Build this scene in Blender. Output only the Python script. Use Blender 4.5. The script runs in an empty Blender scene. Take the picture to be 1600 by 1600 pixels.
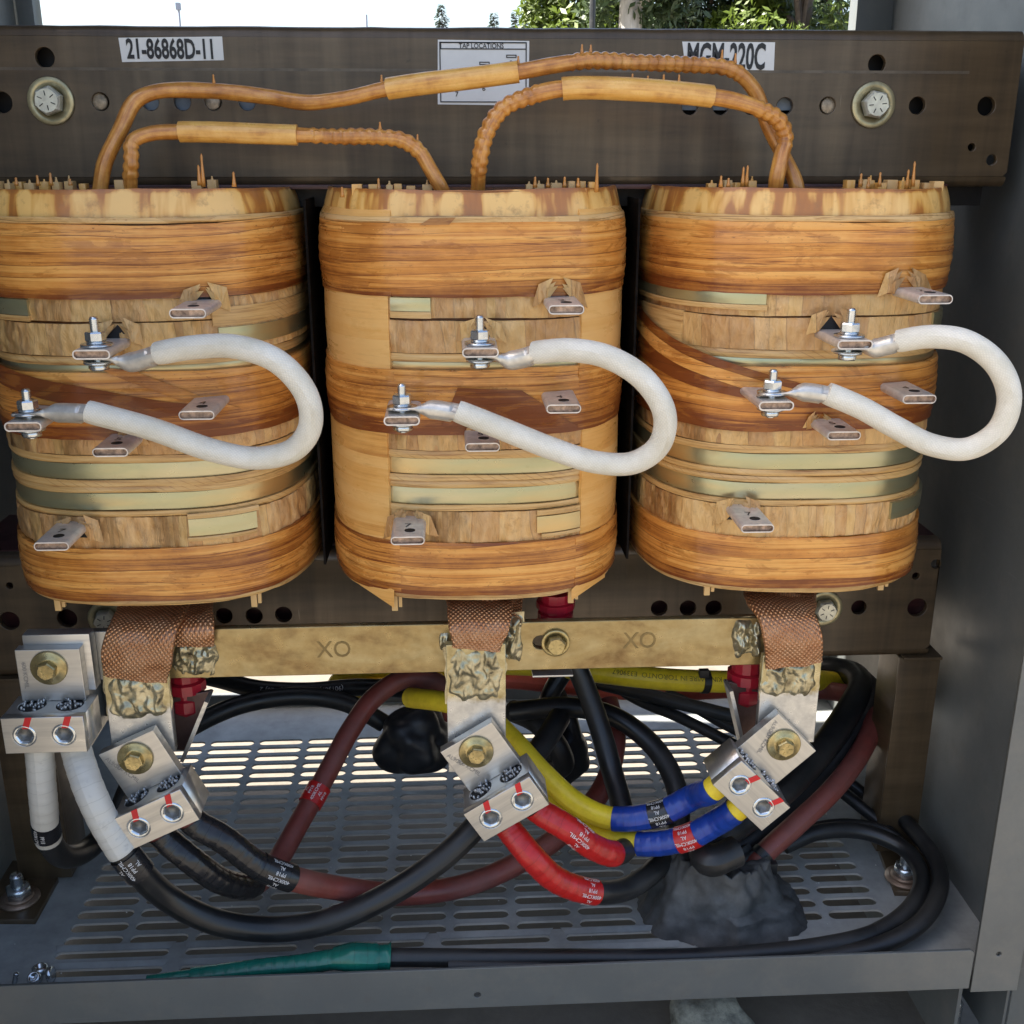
import bpy, bmesh, math, random
from mathutils import Vector, Matrix, Euler, noise
random.seed(7)
rad = math.radians
S = bpy.context.scene
COL = S.collection

# ------------------------------------------------------------------ camera, world, sun, exposure
YAW, PITCH, F = rad(3.0), rad(18.0), 1700.0
CAM = Vector((-0.020, 0.0, 0.0))
cam_d = bpy.data.cameras.new('camera'); cam = bpy.data.objects.new('camera', cam_d); COL.objects.link(cam)
cam.location = CAM
ROT = (Euler((0, 0, -YAW)).to_matrix() @ Euler((math.pi/2 - PITCH, 0, 0)).to_matrix())
cam.rotation_euler = ROT.to_euler()
cam_d.sensor_width = 36; cam_d.lens = F/1600*36; cam_d.clip_start = 0.05; cam_d.clip_end = 2000
S.camera = cam
SUN_EL, SUN_AZ = 56.0, -84.0          # azimuth from +Y, clockwise
w = bpy.data.worlds.new('World'); S.world = w; w.use_nodes = True
wn = w.node_tree; wn.nodes.clear()
bg = wn.nodes.new('ShaderNodeBackground'); wo = wn.nodes.new('ShaderNodeOutputWorld'); sk = wn.nodes.new('ShaderNodeTexSky')
sk.sky_type = 'NISHITA'; sk.sun_disc = False; sk.sun_elevation = rad(SUN_EL); sk.sun_rotation = rad(SUN_AZ)
sk.air_density = 1.0; sk.dust_density = 3.0; sk.ozone_density = 0.6
wn.links.new(sk.outputs[0], bg.inputs[0]); wn.links.new(bg.outputs[0], wo.inputs[0]); bg.inputs[1].default_value = 0.075
sl = bpy.data.lights.new('sun', 'SUN'); sun = bpy.data.objects.new('sun', sl); COL.objects.link(sun)
sl.energy = 5.0; sl.angle = rad(0.5); sl.color = (1, .95, .87)
sd = Vector((math.sin(rad(SUN_AZ))*math.cos(rad(SUN_EL)), math.cos(rad(SUN_AZ))*math.cos(rad(SUN_EL)), math.sin(rad(SUN_EL))))
sun.rotation_euler = (-sd).to_track_quat('-Z', 'Y').to_euler()
S.view_settings.view_transform = 'Standard'; S.view_settings.look = 'None'
S.view_settings.exposure = 2.28; S.view_settings.gamma = 1; S.view_settings.use_curve_mapping = False
S.cycles.use_denoising = True; S.cycles.max_bounces = 7

FLOOR, GROUND, WALLX, BEAMY = -0.84, -0.985, 0.575, 1.15

# ------------------------------------------------------------------ picture measuring
def P(px, py, Y):
    d = ROT @ Vector(((px-800)/F, -(py-800)/F, -1)); t = (Y-CAM.y)/d.y
    return CAM + d*t
def Pz(px, py, z):
    d = ROT @ Vector(((px-800)/F, -(py-800)/F, -1)); t = (z-CAM.z)/d.z
    return CAM + d*t
def Pc(px, py, Y, r=.013):
    q = P(px, py, Y)
    if q.z < FLOOR+r: q = Pz(px, py, FLOOR+r)
    return q

# ------------------------------------------------------------------ node helper
class N:
    def __init__(s, name):
        s.m = bpy.data.materials.new(name); s.m.use_nodes = True; s.t = s.m.node_tree
        s.b = s.t.nodes['Principled BSDF']
    def put(s, sock, v):
        if isinstance(v, bpy.types.NodeSocket): s.t.links.new(v, sock)
        elif isinstance(v, (tuple, list)) and len(v) == 3 and sock.type == 'RGBA': sock.default_value = (*v, 1)
        else: sock.default_value = v
    def set(s, **k):
        for a, v in k.items(): s.put(s.b.inputs[a.replace('_', ' ')], v)
        return s
    def uv(s): return s.t.nodes.new('ShaderNodeUVMap').outputs[0]
    def obj(s): return s.t.nodes.new('ShaderNodeTexCoord').outputs['Object']
    def pos(s): return s.t.nodes.new('ShaderNodeNewGeometry').outputs['Position']
    def mul(s, v, f):
        n = s.t.nodes.new('ShaderNodeVectorMath'); n.operation = 'MULTIPLY'; s.put(n.inputs[0], v); n.inputs[1].default_value = f; return n.outputs[0]
    def math(s, op, a, b=0., clamp=False):
        n = s.t.nodes.new('ShaderNodeMath'); n.operation = op; n.use_clamp = clamp; s.put(n.inputs[0], a); s.put(n.inputs[1], b); return n.outputs[0]
    def noise(s, v, sc=1., det=4., ro=.6, dist=0.):
        n = s.t.nodes.new('ShaderNodeTexNoise'); s.put(n.inputs['Vector'], v); n.inputs['Scale'].default_value = sc
        n.inputs['Detail'].default_value = det; n.inputs['Roughness'].default_value = ro; n.inputs['Distortion'].default_value = dist; return n.outputs[0]
    def vor(s, v, sc=1., feat='F1'):
        n = s.t.nodes.new('ShaderNodeTexVoronoi'); n.feature = feat; s.put(n.inputs['Vector'], v); n.inputs['Scale'].default_value = sc; return n.outputs[0]
    def wave(s, v, sc, dirn='X', dist=0., prof='SIN'):
        n = s.t.nodes.new('ShaderNodeTexWave'); n.bands_direction = dirn; n.wave_profile = prof; s.put(n.inputs['Vector'], v)
        n.inputs['Scale'].default_value = sc; n.inputs['Distortion'].default_value = dist; n.inputs['Detail'].default_value = 1.5; return n.outputs[1]
    def ramp(s, f, *stops):
        n = s.t.nodes.new('ShaderNodeValToRGB'); e = n.color_ramp.elements
        while len(e) < len(stops): e.new(.5)
        for i, (p, c) in enumerate(stops):
            e[i].position = p; e[i].color = (*c, 1) if isinstance(c, tuple) else (c, c, c, 1)
        s.put(n.inputs[0], f); return n.outputs[0]
    def mix(s, f, a, b, mode='MIX'):
        n = s.t.nodes.new('ShaderNodeMix'); n.data_type = 'RGBA'; n.blend_type = mode
        s.put(n.inputs[0], f); s.put(n.inputs[6], a); s.put(n.inputs[7], b); return n.outputs[2]
    def attr(s, name):
        n = s.t.nodes.new('ShaderNodeAttribute'); n.attribute_name = name; return n.outputs['Fac']
    def sep(s, v):
        n = s.t.nodes.new('ShaderNodeSeparateXYZ'); s.put(n.inputs[0], v); return n.outputs
    def bump(s, h, st=.3, d=.001):
        n = s.t.nodes.new('ShaderNodeBump'); n.inputs['Strength'].default_value = st; n.inputs['Distance'].default_value = d
        s.put(n.inputs['Height'], h); s.put(s.b.inputs['Normal'], n.outputs[0]); return s

# ------------------------------------------------------------------ materials
def paper_mat(name, light, mid, dark, streak=1., coat=.22, lines=.75, spk=.75):
    n = N(name); uv = n.uv(); sp_ = n.sep(uv)
    # overlapping turns of varnished tape: nearly straight edges, each turn its own tone, resin pools and spatter
    wv = n.math('ADD', n.math('DIVIDE', sp_[1], .0118), n.math('MULTIPLY', n.noise(n.mul(uv, (3.2, 9, 1)), 1, 2, .5), 2.6))
    cell = n.math('FLOOR', wv); fr = n.math('FRACT', wv)
    tone = n.math('SUBTRACT', n.noise(n.mul(cell, (7.3, 1.7, 3.1)), 1, 0, 0), .5)
    a = n.noise(n.mul(uv, (1.6, 250, 1)), 1, 5, .75)
    a2 = n.noise(n.mul(uv, (7, 150, 1)), 1, 4, .7)
    big = n.noise(n.mul(uv, (11, 20, 1)), 1, 4, .6); c = n.noise(n.mul(uv, (110, 160, 1)), 1, 5, .75); st = n.attr('stain')
    v = n.math('ADD', n.math('MULTIPLY', a, .66*streak), n.math('MULTIPLY', a2, .22)); v = n.math('ADD', v, n.math('MULTIPLY', c, .10))
    v = n.math('ADD', v, n.math('MULTIPLY', tone, .42)); v = n.math('ADD', v, n.math('MULTIPLY', n.math('SUBTRACT', big, .5), .42))
    v = n.math('ADD', v, n.math('MULTIPLY', n.math('POWER', n.math('SUBTRACT', 1., fr), 5.), .10*lines)); v = n.math('ADD', v, n.math('MULTIPLY', st, .20))
    col = n.ramp(v, (.43-.30*(1-streak), light), (.56-.30*(1-streak), mid), (.74-.30*(1-streak), dark))
    pool = n.noise(n.mul(uv, (20, 75, 1)), 1, 5, .62, .5)
    col = n.mix(n.ramp(pool, (.54, 0.), (.575, .55*spk), (.70, .85*spk)), col, tuple(m_*.45+d_*.55 for m_, d_ in zip(mid, dark)))
    spat = n.math('MULTIPLY', n.ramp(n.noise(n.mul(uv, (170, 420, 1)), 1, 3, .7), (.60, 0.), (.68, 1.)), n.ramp(n.noise(n.mul(uv, (13, 50, 1)), 1, 2, .5), (.52, 0.), (.62, spk)))
    col = n.mix(spat, col, dark)
    dash = n.math('MULTIPLY', n.ramp(n.noise(n.mul(uv, (16, 430, 1)), 1, 3, .7), (.55, 0.), (.62, 1.)), n.ramp(n.noise(n.mul(uv, (2.5, 48, 1)), 1, 3, .6), (.47, 0.), (.58, .95*spk)))
    col = n.mix(dash, col, tuple(x*.9 for x in dark))
    edge = n.math('MULTIPLY', n.ramp(fr, (.0, 1.), (.025, .9), (.055, .0), (1., 0.)), n.ramp(n.noise(n.mul(uv, (6, 90, 1)), 1, 2, .5), (.36, .2*lines), (.55, lines*1.2)))
    col = n.mix(edge, col, tuple(x*.5 for x in dark))
    n.set(Base_Color=col, Roughness=n.ramp(pool, (.4, .40), (.62, .24)), Coat_Weight=coat, Coat_Roughness=.12, Specular_IOR_Level=.3)
    n.bump(n.math('ADD', n.math('MULTIPLY', fr, -.9*lines), n.math('ADD', n.math('MULTIPLY', a, .5), n.math('MULTIPLY', big, .9))), .45, .0016)
    return n.m
HON = ((.84, .415, .105), (.65, .258, .048), (.21, .055, .012))
PAPER = paper_mat('varnished_kraft_paper', *HON, coat=.28)
PAPER_DARK = paper_mat('dark_varnished_kraft_paper', (.40, .18, .052), (.26, .095, .027), (.13, .042, .014), .8)
PAPER_FLAP = paper_mat('pale_kraft_sheet', (.86, .50, .170), (.79, .41, .11), (.46, .18, .04), .5, .25, 0., .15)
PAPER_RIM = paper_mat('pale_paper_rim', (.72, .48, .22), (.60, .36, .13), (.33, .15, .045), .8)

def crepe_mat():
    n = N('wrinkled_crepe_tape'); uv = n.uv(); s = n.sep(uv)
    wob = n.noise(n.mul(uv, (30, 60, 1)), 1, 2, .5)
    u = n.math('ADD', n.math('DIVIDE', s[0], .0172), n.math('MULTIPLY', wob, .14)); u = n.math('ADD', u, n.math('MULTIPLY', s[1], n.math('MULTIPLY', n.math('SUBTRACT', n.noise(n.mul(uv, (12, .1, 1)), 1, 1, .5), .42), 60.)))
    fr = n.math('FRACT', u); seam = n.ramp(fr, (0., .8), (.03, .6), (.07, 0.), (1., 0.))
    cell = n.noise(n.math('FLOOR', u), 3.7, 0, 0); 
    a = n.noise(n.mul(uv, (110, 26, 1)), 1, 5, .7, .8)
    b = n.noise(n.mul(uv, (22, 10, 1)), 1, 3, .6)
    col = n.ramp(n.math('ADD', n.math('MULTIPLY', a, .7), n.math('MULTIPLY', b, .5)), (.42, (.82, .50, .18)), (.58, (.64, .32, .085)), (.76, (.26, .10, .022)))
    col = n.mix(.18, col, n.ramp(n.noise(n.mul(n.math('FLOOR', u), (1, 1, 1)), 2.3, 0, 0), (.3, (.9, .75, .5)), (.7, (.62, .42, .24))), 'MULTIPLY')
    col = n.mix(.2, col, (.74, .48, .22))
    col = n.mix(seam, col, (.15, .06, .02))
    wr = n.noise(n.mul(uv, (190, 55, 1)), 1, 3, .6, 2.2)
    fac = n.vor(n.mul(uv, (150, 62, 1)), 1, 'F1'); fac2 = n.vor(n.mul(uv, (70, 34, 1)), 1, 'SMOOTH_F1')
    col = n.mix(n.ramp(fac, (.0, .0), (.75, .38)), col, (.86, .62, .34)); col = n.mix(n.ramp(n.noise(n.mul(uv, (40, 40, 1)), 1, 6, .75), (.56, 0.), (.70, .6)), col, (.24, .10, .03))
    celt = n.noise(n.mul(n.math('FLOOR', u), (5.1, 2.3, 1)), 1, 0, 0); col = n.mix(n.ramp(celt, (.42, .55), (.5, 0.)), col, (.78, .50, .19)); col = n.mix(n.ramp(celt, (.52, 0.), (.62, .45)), col, (.50, .25, .09))
    n.set(Base_Color=col, Roughness=.38, Coat_Weight=.2, Coat_Roughness=.16, Specular_IOR_Level=.35)
    n.bump(n.math('ADD', n.math('ADD', n.math('MULTIPLY', wr, .35), n.math('MULTIPLY', fac, .35)), n.math('ADD', n.math('MULTIPLY', fac2, .9), n.math('MULTIPLY', fr, 1.3))), 1., .0036)
    return n.m
CREPE = crepe_mat()
def hatch_mat():
    n = N('hatched_edge_paper'); uv = n.uv()
    r = n.mul(uv, (1, 1.6, 1)); d = n.t.nodes.new('ShaderNodeVectorRotate'); d.rotation_type = 'Z_AXIS'; n.put(d.inputs[0], r); d.inputs['Angle'].default_value = .7
    h = n.ramp(n.wave(d.outputs[0], 42, 'Y', 1.2), (.0, .5), (.10, 0.), (1., 0.))
    gate = n.ramp(n.noise(n.mul(uv, (14, 60, 1)), 1, 2, .5), (.5, 0.), (.62, 1.))
    a = n.noise(n.mul(uv, (14, 330, 1)), 1, 5, .65, .2)
    col = n.ramp(a, (.3, (.74, .50, .22)), (.52, (.62, .37, .13)), (.72, (.28, .12, .035)))
    col = n.mix(n.math('MULTIPLY', h, gate), col, (.30, .13, .04))
    n.set(Base_Color=col, Roughness=.4, Coat_Weight=.3, Coat_Roughness=.25).bump(a, .4, .001)
    return n.m
HATCH = hatch_mat()
def collar_mat():
    n = N('drip_stained_collar_paper'); uv = n.uv(); s = n.sep(uv)
    a = n.noise(n.mul(uv, (52, 11, 1)), 1, 3, .5, .35)
    g = n.math('ADD', a, n.math('MULTIPLY', n.attr('stain'), .16))
    col = n.ramp(g, (.43, (.86, .53, .17)), (.52, (.72, .38, .09)), (.58, (.46, .18, .035)), (.8, (.30, .11, .03)))
    b = n.noise(n.mul(uv, (60, 60, 1)), 1, 5, .7)
    col = n.mix(n.ramp(b, (.55, 0.), (.72, .6)), col, (.32, .15, .045))
    n.set(Base_Color=col, Roughness=.35, Coat_Weight=.45, Coat_Roughness=.18).bump(n.noise(n.mul(uv, (30, 30, 1)), 1, 4, .6), .4, .002)
    return n.m
COLLAR = collar_mat()
def brass_mat():
    n = N('bare_conductor_strip'); uv = n.uv()
    a = n.noise(n.mul(uv, (4, 25, 1)), 1, 3, .5); b = n.noise(n.mul(uv, (60, 90, 1)), 1, 5, .7); c = n.noise(n.mul(uv, (3, 600, 1)), 1, 2, .5)
    col = n.ramp(a, (.35, (.55, .50, .32)), (.5, (.46, .45, .27)), (.68, (.60, .43, .20)))
    col = n.mix(n.ramp(b, (.62, 0.), (.78, .35)), col, (.26, .15, .06))
    n.set(Base_Color=col, Metallic=.8, Roughness=n.ramp(b, (.3, .26), (.7, .38)), Coat_Weight=.2, Coat_Roughness=.1).bump(c, .12, .0006)
    return n.m
BRASS = brass_mat()
def lead_mat(name, dark):
    n = N(name); uv = n.uv()
    a = n.noise(n.mul(uv, (50, 50, 1)), 1, 5, .65); b = n.noise(n.mul(uv, (14, 300, 1)), 1, 4, .6)
    v = n.math('ADD', n.math('MULTIPLY', a, .55), n.math('MULTIPLY', b, .45))
    c1, c2, c3 = ((.74, .37, .080), (.50, .20, .035), (.19, .06, .012)) if dark else ((.84, .50, .14), (.70, .36, .075), (.38, .14, .028))
    n.set(Base_Color=n.ramp(v, (.36, c1), (.52, c2), (.7, c3)), Roughness=n.ramp(a, (.35, .25), (.6, .5)), Coat_Weight=.6, Coat_Roughness=.12).bump(v, .5, .0015)
    return n.m
LEAD = lead_mat('varnished_wrapped_lead', True); LEADTUBE = lead_mat('varnished_paper_tube', False)

def simple(name, col, rough=.5, metal=0., nz=.15, sc=(25, 25, 25), bump=.15, bd=.001, coat=0., spec=None, uv=False, sub=None):
    n = N(name); v = n.uv() if uv else n.obj()
    a = n.noise(n.mul(v, sc), 1, 5, .65)
    dk = tuple(c*(1-nz*1.6) for c in col); lt = tuple(min(1, c*(1+nz)) for c in col)
    n.set(Base_Color=n.ramp(a, (.3, lt), (.7, dk)), Roughness=n.ramp(a, (.3, max(.05, rough-.07)), (.7, min(1, rough+.1))), Metallic=metal, Coat_Weight=coat, Coat_Roughness=.15)
    if spec is not None: n.set(Specular_IOR_Level=spec)
    n.bump(a, bump, bd); return n.m
def beam_mat():
    n = N('brown_varnished_steel'); v = n.obj()
    a = n.noise(n.mul(v, (6, 6, 60)), 1, 5, .6); b = n.noise(n.mul(v, (45, 10, 3)), 1, 4, .6, .3); c = n.noise(n.mul(v, (90, 90, 90)), 1, 5, .7)
    col = n.ramp(n.math('ADD', n.math('MULTIPLY', a, .5), n.math('MULTIPLY', b, .5)), (.35, (.125, .084, .045)), (.52, (.084, .056, .029)), (.68, (.046, .029, .015)))
    col = n.mix(n.ramp(c, (.66, 0.), (.74, .5)), col, (.03, .018, .01))
    sc = n.ramp(n.noise(n.mul(v, (120, 10, 7)), 1, 3, .7), (.72, 0.), (.76, .55))
    col = n.mix(sc, col, (.32, .26, .19))
    n.set(Base_Color=col, Roughness=n.ramp(b, (.35, .30), (.65, .5)), Metallic=.15, Coat_Weight=.25, Coat_Roughness=.2).bump(n.math('ADD', a, c), .2, .0008)
    return n.m
BEAM = beam_mat()
def paint_mat():
    n = N('grey_cabinet_paint'); v = n.obj()
    a = n.noise(n.mul(v, (5, 5, 5)), 1, 5, .6); c = n.noise(n.mul(v, (240, 240, 240)), 1, 4, .6); d = n.noise(n.mul(v, (30, 30, 30)), 1, 6, .75)
    col = n.ramp(a, (.3, (.128, .135, .128)), (.7, (.102, .108, .104)))
    col = n.mix(n.ramp(d, (.56, 0.), (.75, .4)), col, (.10, .088, .07))
    sc_ = n.ramp(n.noise(n.mul(v, (9, 9, 260)), 1, 2, .6), (.71, 0.), (.75, .35)); col = n.mix(sc_, col, (.20, .20, .19))
    dust = n.ramp(n.noise(n.mul(v, (14, 14, 14)), 1, 6, .8), (.48, 0.), (.7, .30)); col = n.mix(dust, col, (.21, .19, .155))
    col = n.mix(n.ramp(c, (.70, 0.), (.76, .5)), col, (.07, .07, .065))
    n.set(Base_Color=col, Roughness=n.ramp(d, (.3, .33), (.7, .5)), Coat_Weight=.15, Coat_Roughness=.3).bump(c, .12, .0004)
    return n.m
PAINT = paint_mat()
FLOORPAINT_BRIGHT = simple('brightened_grey_floor_paint', (.325, .335, .32), .5, 0, .16, (22, 22, 22), .15)  # cabinet paint made paler, its colour making up for weak light on the floor
def jacket(name, col, rough=.4, dust=.22):
    n = N(name); v = n.obj(); a = n.noise(n.mul(v, (30, 30, 30)), 1, 6, .75); b = n.noise(n.mul(v, (9, 9, 9)), 1, 4, .7); c_ = n.noise(n.mul(v, (220, 40, 220)), 1, 4, .7)
    col_ = n.mix(n.ramp(b, (.42, 0.), (.68, dust)), n.ramp(a, (.35, tuple(min(1, x*1.12) for x in col)), (.7, tuple(x*.75 for x in col))), (.17, .155, .135))
    col_ = n.mix(n.ramp(c_, (.66, 0.), (.74, dust*1.4)), col_, tuple(min(1, x*1.5+.10) for x in col))
    n.set(Base_Color=col_, Roughness=n.ramp(b, (.4, rough-.06), (.65, rough+.2))).bump(a, .2, .001); return n.m
BLACKCABLE = jacket('black_cable_jacket', (.012, .013, .014), .36, .14)
BROWNCABLE = jacket('brown_red_cable_jacket', (.20, .045, .034), .42, .2)
YELLOWCABLE = jacket('yellow_cable_jacket', (.96, .68, .025), .4, .12)
SALMON = jacket('salmon_red_cable_jacket', (.55, .085, .05), .42, .15)
def tape_mat(name, col, rough=.3):
    n = N(name); uv = n.uv(); s = n.sep(uv)
    u = n.math('FRACT', n.math('ADD', n.math('DIVIDE', s[0], .0125), n.math('MULTIPLY', n.noise(n.mul(uv, (60, 60, 1)), 1, 2, .5), .35)))
    e = n.ramp(u, (0., .6), (.07, 0.), (1., 0.)); a = n.noise(n.mul(uv, (80, 40, 1)), 1, 5, .7)
    lt = tuple(min(1, c*1.08) for c in col); dk = tuple(c*.78 for c in col)
    c = n.mix(e, n.ramp(a, (.35, lt), (.7, dk)), tuple(c*.4 for c in col))
    n.set(Base_Color=c, Roughness=rough).bump(n.math('ADD', n.math('MULTIPLY', u, .6), n.math('MULTIPLY', a, .7)), .6, .0012); return n.m
T_BLACK = tape_mat('black_vinyl_tape', (.018, .018, .02), .22)
T_RED = tape_mat('red_vinyl_tape', (.50, .018, .016), .3)
T_BLUE = tape_mat('blue_vinyl_tape', (.012, .048, .30), .3)
T_GREEN = tape_mat('green_vinyl_tape', (.008, .13, .095), .25)
def whitetape():
    n = N('white_vinyl_tape'); uv = n.uv(); s = n.sep(uv)
    u = n.math('FRACT', n.math('ADD', n.math('DIVIDE', s[0], .0125), n.math('MULTIPLY', n.noise(n.mul(uv, (60, 60, 1)), 1, 2, .5), .35)))
    e = n.ramp(u, (0., .35), (.07, 0.), (1., 0.)); a = n.noise(n.mul(uv, (50, 30, 1)), 1, 6, .75)
    c = n.mix(n.ramp(a, (.56, 0.), (.75, .6)), (.62, .60, .54), (.2, .2, .2)); c = n.mix(e, c, (.25, .24, .22))
    n.set(Base_Color=c, Roughness=.4).bump(n.math('ADD', n.math('MULTIPLY', u, .6), n.math('MULTIPLY', a, .5)), .5, .001); return n.m
T_WHITE = whitetape()
def sleeve_mat():
    n = N('white_braided_sleeving'); uv = n.uv()
    outs = []
    for ang in (.9, -.9):
        d = n.t.nodes.new('ShaderNodeVectorRotate'); d.rotation_type = 'Z_AXIS'; n.put(d.inputs[0], uv); d.inputs['Angle'].default_value = ang; outs.append(n.wave(d.outputs[0], 150, 'X', .3))
    h = n.math('MULTIPLY', outs[0], outs[1]); a = n.noise(n.mul(uv, (25, 25, 1)), 1, 5, .7)
    c = n.mix(n.ramp(h, (0., .22), (.5, 0.)), n.ramp(a, (.4, (.82, .78, .68)), (.75, (.64, .59, .46))), (.46, .43, .36))
    st = n.ramp(n.noise(n.mul(uv, (14, 22, 1)), 1, 6, .8), (.55, 0.), (.78, .4)); c = n.mix(st, c, (.45, .36, .24))
    n.set(Base_Color=c, Roughness=.55).bump(h, .35, .0006); return n.m
SLEEVE = sleeve_mat()
def braid_mat():
    n = N('tinned_copper_braid'); uv = n.uv()
    outs = []
    for ang in (.75, -.75):
        d = n.t.nodes.new('ShaderNodeVectorRotate'); d.rotation_type = 'Z_AXIS'; n.put(d.inputs[0], uv); d.inputs['Angle'].default_value = ang; outs.append(n.wave(d.outputs[0], 90, 'X', .8))
    h = n.math('MULTIPLY', outs[0], outs[1]); a = n.noise(n.mul(uv, (45, 45, 1)), 1, 5, .7)
    c = n.ramp(a, (.35, (.92, .50, .25)), (.55, (.78, .36, .15)), (.75, (.46, .17, .06)))
    c = n.mix(n.ramp(h, (0., .65), (.28, 0.)), c, (.14, .05, .025))
    n.set(Base_Color=c, Roughness=.36, Metallic=.55, Coat_Weight=.4, Coat_Roughness=.2).bump(h, 1., .0016); return n.m
BRAID = braid_mat()
ALU = simple('milled_aluminium', (.60, .59, .56), .33, .85, .10, (8, 8, 160), .2, .0004)
TIN = simple('tinned_terminal_metal', (.70, .66, .62), .36, .5, .14, (70, 70, 70), .3, .0006)
SOCKET = simple('shaded_socket_steel', (.24, .23, .21), .5, .5, .3, (150, 150, 150), .3)  # screw steel darkened inside the socket, recess shade put into the colour
LUGTIN = simple('crimped_tinned_lug', (.66, .63, .57), .38, .6, .18, (60, 60, 60), .4, .0008)
COPPER = simple('dull_copper_end', (.44, .31, .23), .45, .6, .4, (200, 200, 200), .4)
ZINC = simple('zinc_plated_steel', (.66, .70, .73), .22, .95, .12, (90, 90, 90), .1)
GOLD = simple('yellow_zinc_plated_steel', (.50, .40, .19), .30, .8, .25, (90, 90, 90), .25)
PALEGOLD = simple('pale_zinc_washer', (.50, .44, .26), .36, .6, .22, (60, 60, 60), .2)
BOLTSILVER = simple('dull_steel_bolt_face', (.70, .69, .58), .35, .5, .15, (90, 90, 90), .2)
DARKSTEEL = simple('dark_lamination_steel', (.022, .020, .020), .5, .3, .3)
MAROON = simple('maroon_varnished_core', (.060, .018, .018), .35, .1, .3, (20, 20, 90), .2)
BLACK = simple('black_gap', (.006, .006, .007), .6, 0, .1)
STRAND = simple('conductor_strands', (.50, .51, .52), .35, .8, .4, (300, 300, 300), .5)
REDINS = simple('red_insulator_resin', (.42, .012, .028), .32, 0, .15, (30, 30, 30), .2, coat=.3)
REDPEN = simple('red_paint_mark', (.62, .015, .02), .35, 0, .1)
WHITELABEL = simple('white_label_vinyl', (.72, .72, .70), .35, 0, .04, (30, 30, 30), .02)
INK = simple('black_print', (.012, .012, .014), .45, 0, 0, bump=0)
WHITEINK = simple('white_print', (.7, .7, .7), .5, 0, 0, bump=0)
PUTTY = simple('grey_duct_seal_putty', (.075, .075, .072), .6, 0, .35, (30, 30, 30), .35, .003)
BLACKPUTTY = simple('black_rubber_mastic', (.016, .017, .020), .42, 0, .3, (25, 25, 25), .25, .003)
def bus_mat():
    n = N('tarnished_bus_bar'); v = n.obj()
    a = n.noise(n.mul(v, (14, 14, 30)), 1, 5, .6, .4); b = n.noise(n.mul(v, (60, 60, 60)), 1, 5, .7)
    col = n.ramp(n.math('ADD', n.math('MULTIPLY', a, .75), n.math('MULTIPLY', b, .25)), (.36, (.46, .37, .19)), (.5, (.38, .28, .12)), (.66, (.22, .13, .045)))
    x = n.sep(n.pos())[0]
    f = n.ramp(n.math('ADD', n.math('MULTIPLY', n.math('ADD', x, .40), 18.), n.math('MULTIPLY', n.math('SUBTRACT', b, .5), 1.2)), (.3, 1.), (.75, 0.))
    col = n.mix(f, col, (.44, .44, .42))
    n.set(Base_Color=col, Metallic=.7, Roughness=n.ramp(b, (.35, .26), (.65, .46)), Coat_Weight=.3, Coat_Roughness=.15).bump(b, .25, .0006); return n.m
BUS = bus_mat()
def flag_mat():
    n = N('tinned_flag_bar'); v = n.obj(); z = n.sep(v)[2]
    b = n.noise(n.mul(v, (60, 60, 60)), 1, 5, .7)
    f = n.ramp(n.math('ADD', n.math('MULTIPLY', n.math('ADD', z, .004), 70.), n.math('MULTIPLY', n.math('SUBTRACT', b, .5), 1.2)), (.2, 0.), (.8, 1.))
    col = n.mix(f, n.ramp(b, (.4, (.66, .65, .61)), (.7, (.48, .46, .42))), n.ramp(b, (.4, (.58, .50, .29)), (.7, (.40, .30, .12))))
    n.set(Base_Color=col, Metallic=.7, Roughness=n.ramp(b, (.35, .24), (.65, .48)), Coat_Weight=.3).bump(b, .3, .0006); return n.m
FLAG = flag_mat()
def solder_mat():
    n = N('brazing_alloy'); v = n.obj(); b = n.noise(n.mul(v, (50, 50, 50)), 1, 5, .7)
    n.set(Base_Color=n.ramp(b, (.38, (.56, .50, .33)), (.55, (.38, .33, .20)), (.70, (.10, .08, .05))), Metallic=.75, Roughness=.30, Coat_Weight=.3, Coat_Roughness=.2).bump(b, .5, .002); return n.m
SOLDER = solder_mat()
def ground_mat():
    n = N('concrete_pad'); v = n.obj(); a = n.noise(v, 1.4, 8, .7); b = n.noise(v, 40, 5, .7)
    n.set(Base_Color=n.ramp(n.math('ADD', n.math('MULTIPLY', a, .6), n.math('MULTIPLY', b, .4)), (.35, (.17, .148, .118)), (.65, (.105, .09, .07))), Roughness=.9).bump(b, .3, .004); return n.m
CONC = ground_mat()
def leaf_mat(name, col):
    n = N(name); r = n.noise(n.mul(n.pos(), (1.3, 1.3, 1.3)), 1, 4, .7)
    n.set(Base_Color=n.ramp(r, (.35, tuple(c*1.5 for c in col)), (.65, tuple(c*.6 for c in col))), Roughness=.5)
    n.b.inputs['Transmission Weight'].default_value = 0
    t = n.t.nodes.new('ShaderNodeBsdfTranslucent'); m = n.t.nodes.new('ShaderNodeMixShader'); m.inputs[0].default_value = .3
    n.put(t.inputs[0], tuple(c*1.6 for c in col)); out = n.t.nodes['Material Output']
    n.t.links.new(n.b.outputs[0], m.inputs[1]); n.t.links.new(t.outputs[0], m.inputs[2]); n.t.links.new(m.outputs[0], out.inputs[0]); return n.m
LEAF1 = leaf_mat('bright_green_leaves', (.085, .12, .018)); LEAF2 = leaf_mat('grey_green_leaves', (.050, .075, .030)); PINE = leaf_mat('dark_conifer_needles', (.028, .045, .028))
BARK = simple('pale_bark', (.42, .40, .36), .8, 0, .25, (6, 6, 2), .6, .01)
BARKD = simple('brown_bark', (.13, .10, .08), .85, 0, .3, (6, 6, 2), .6, .01)

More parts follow.
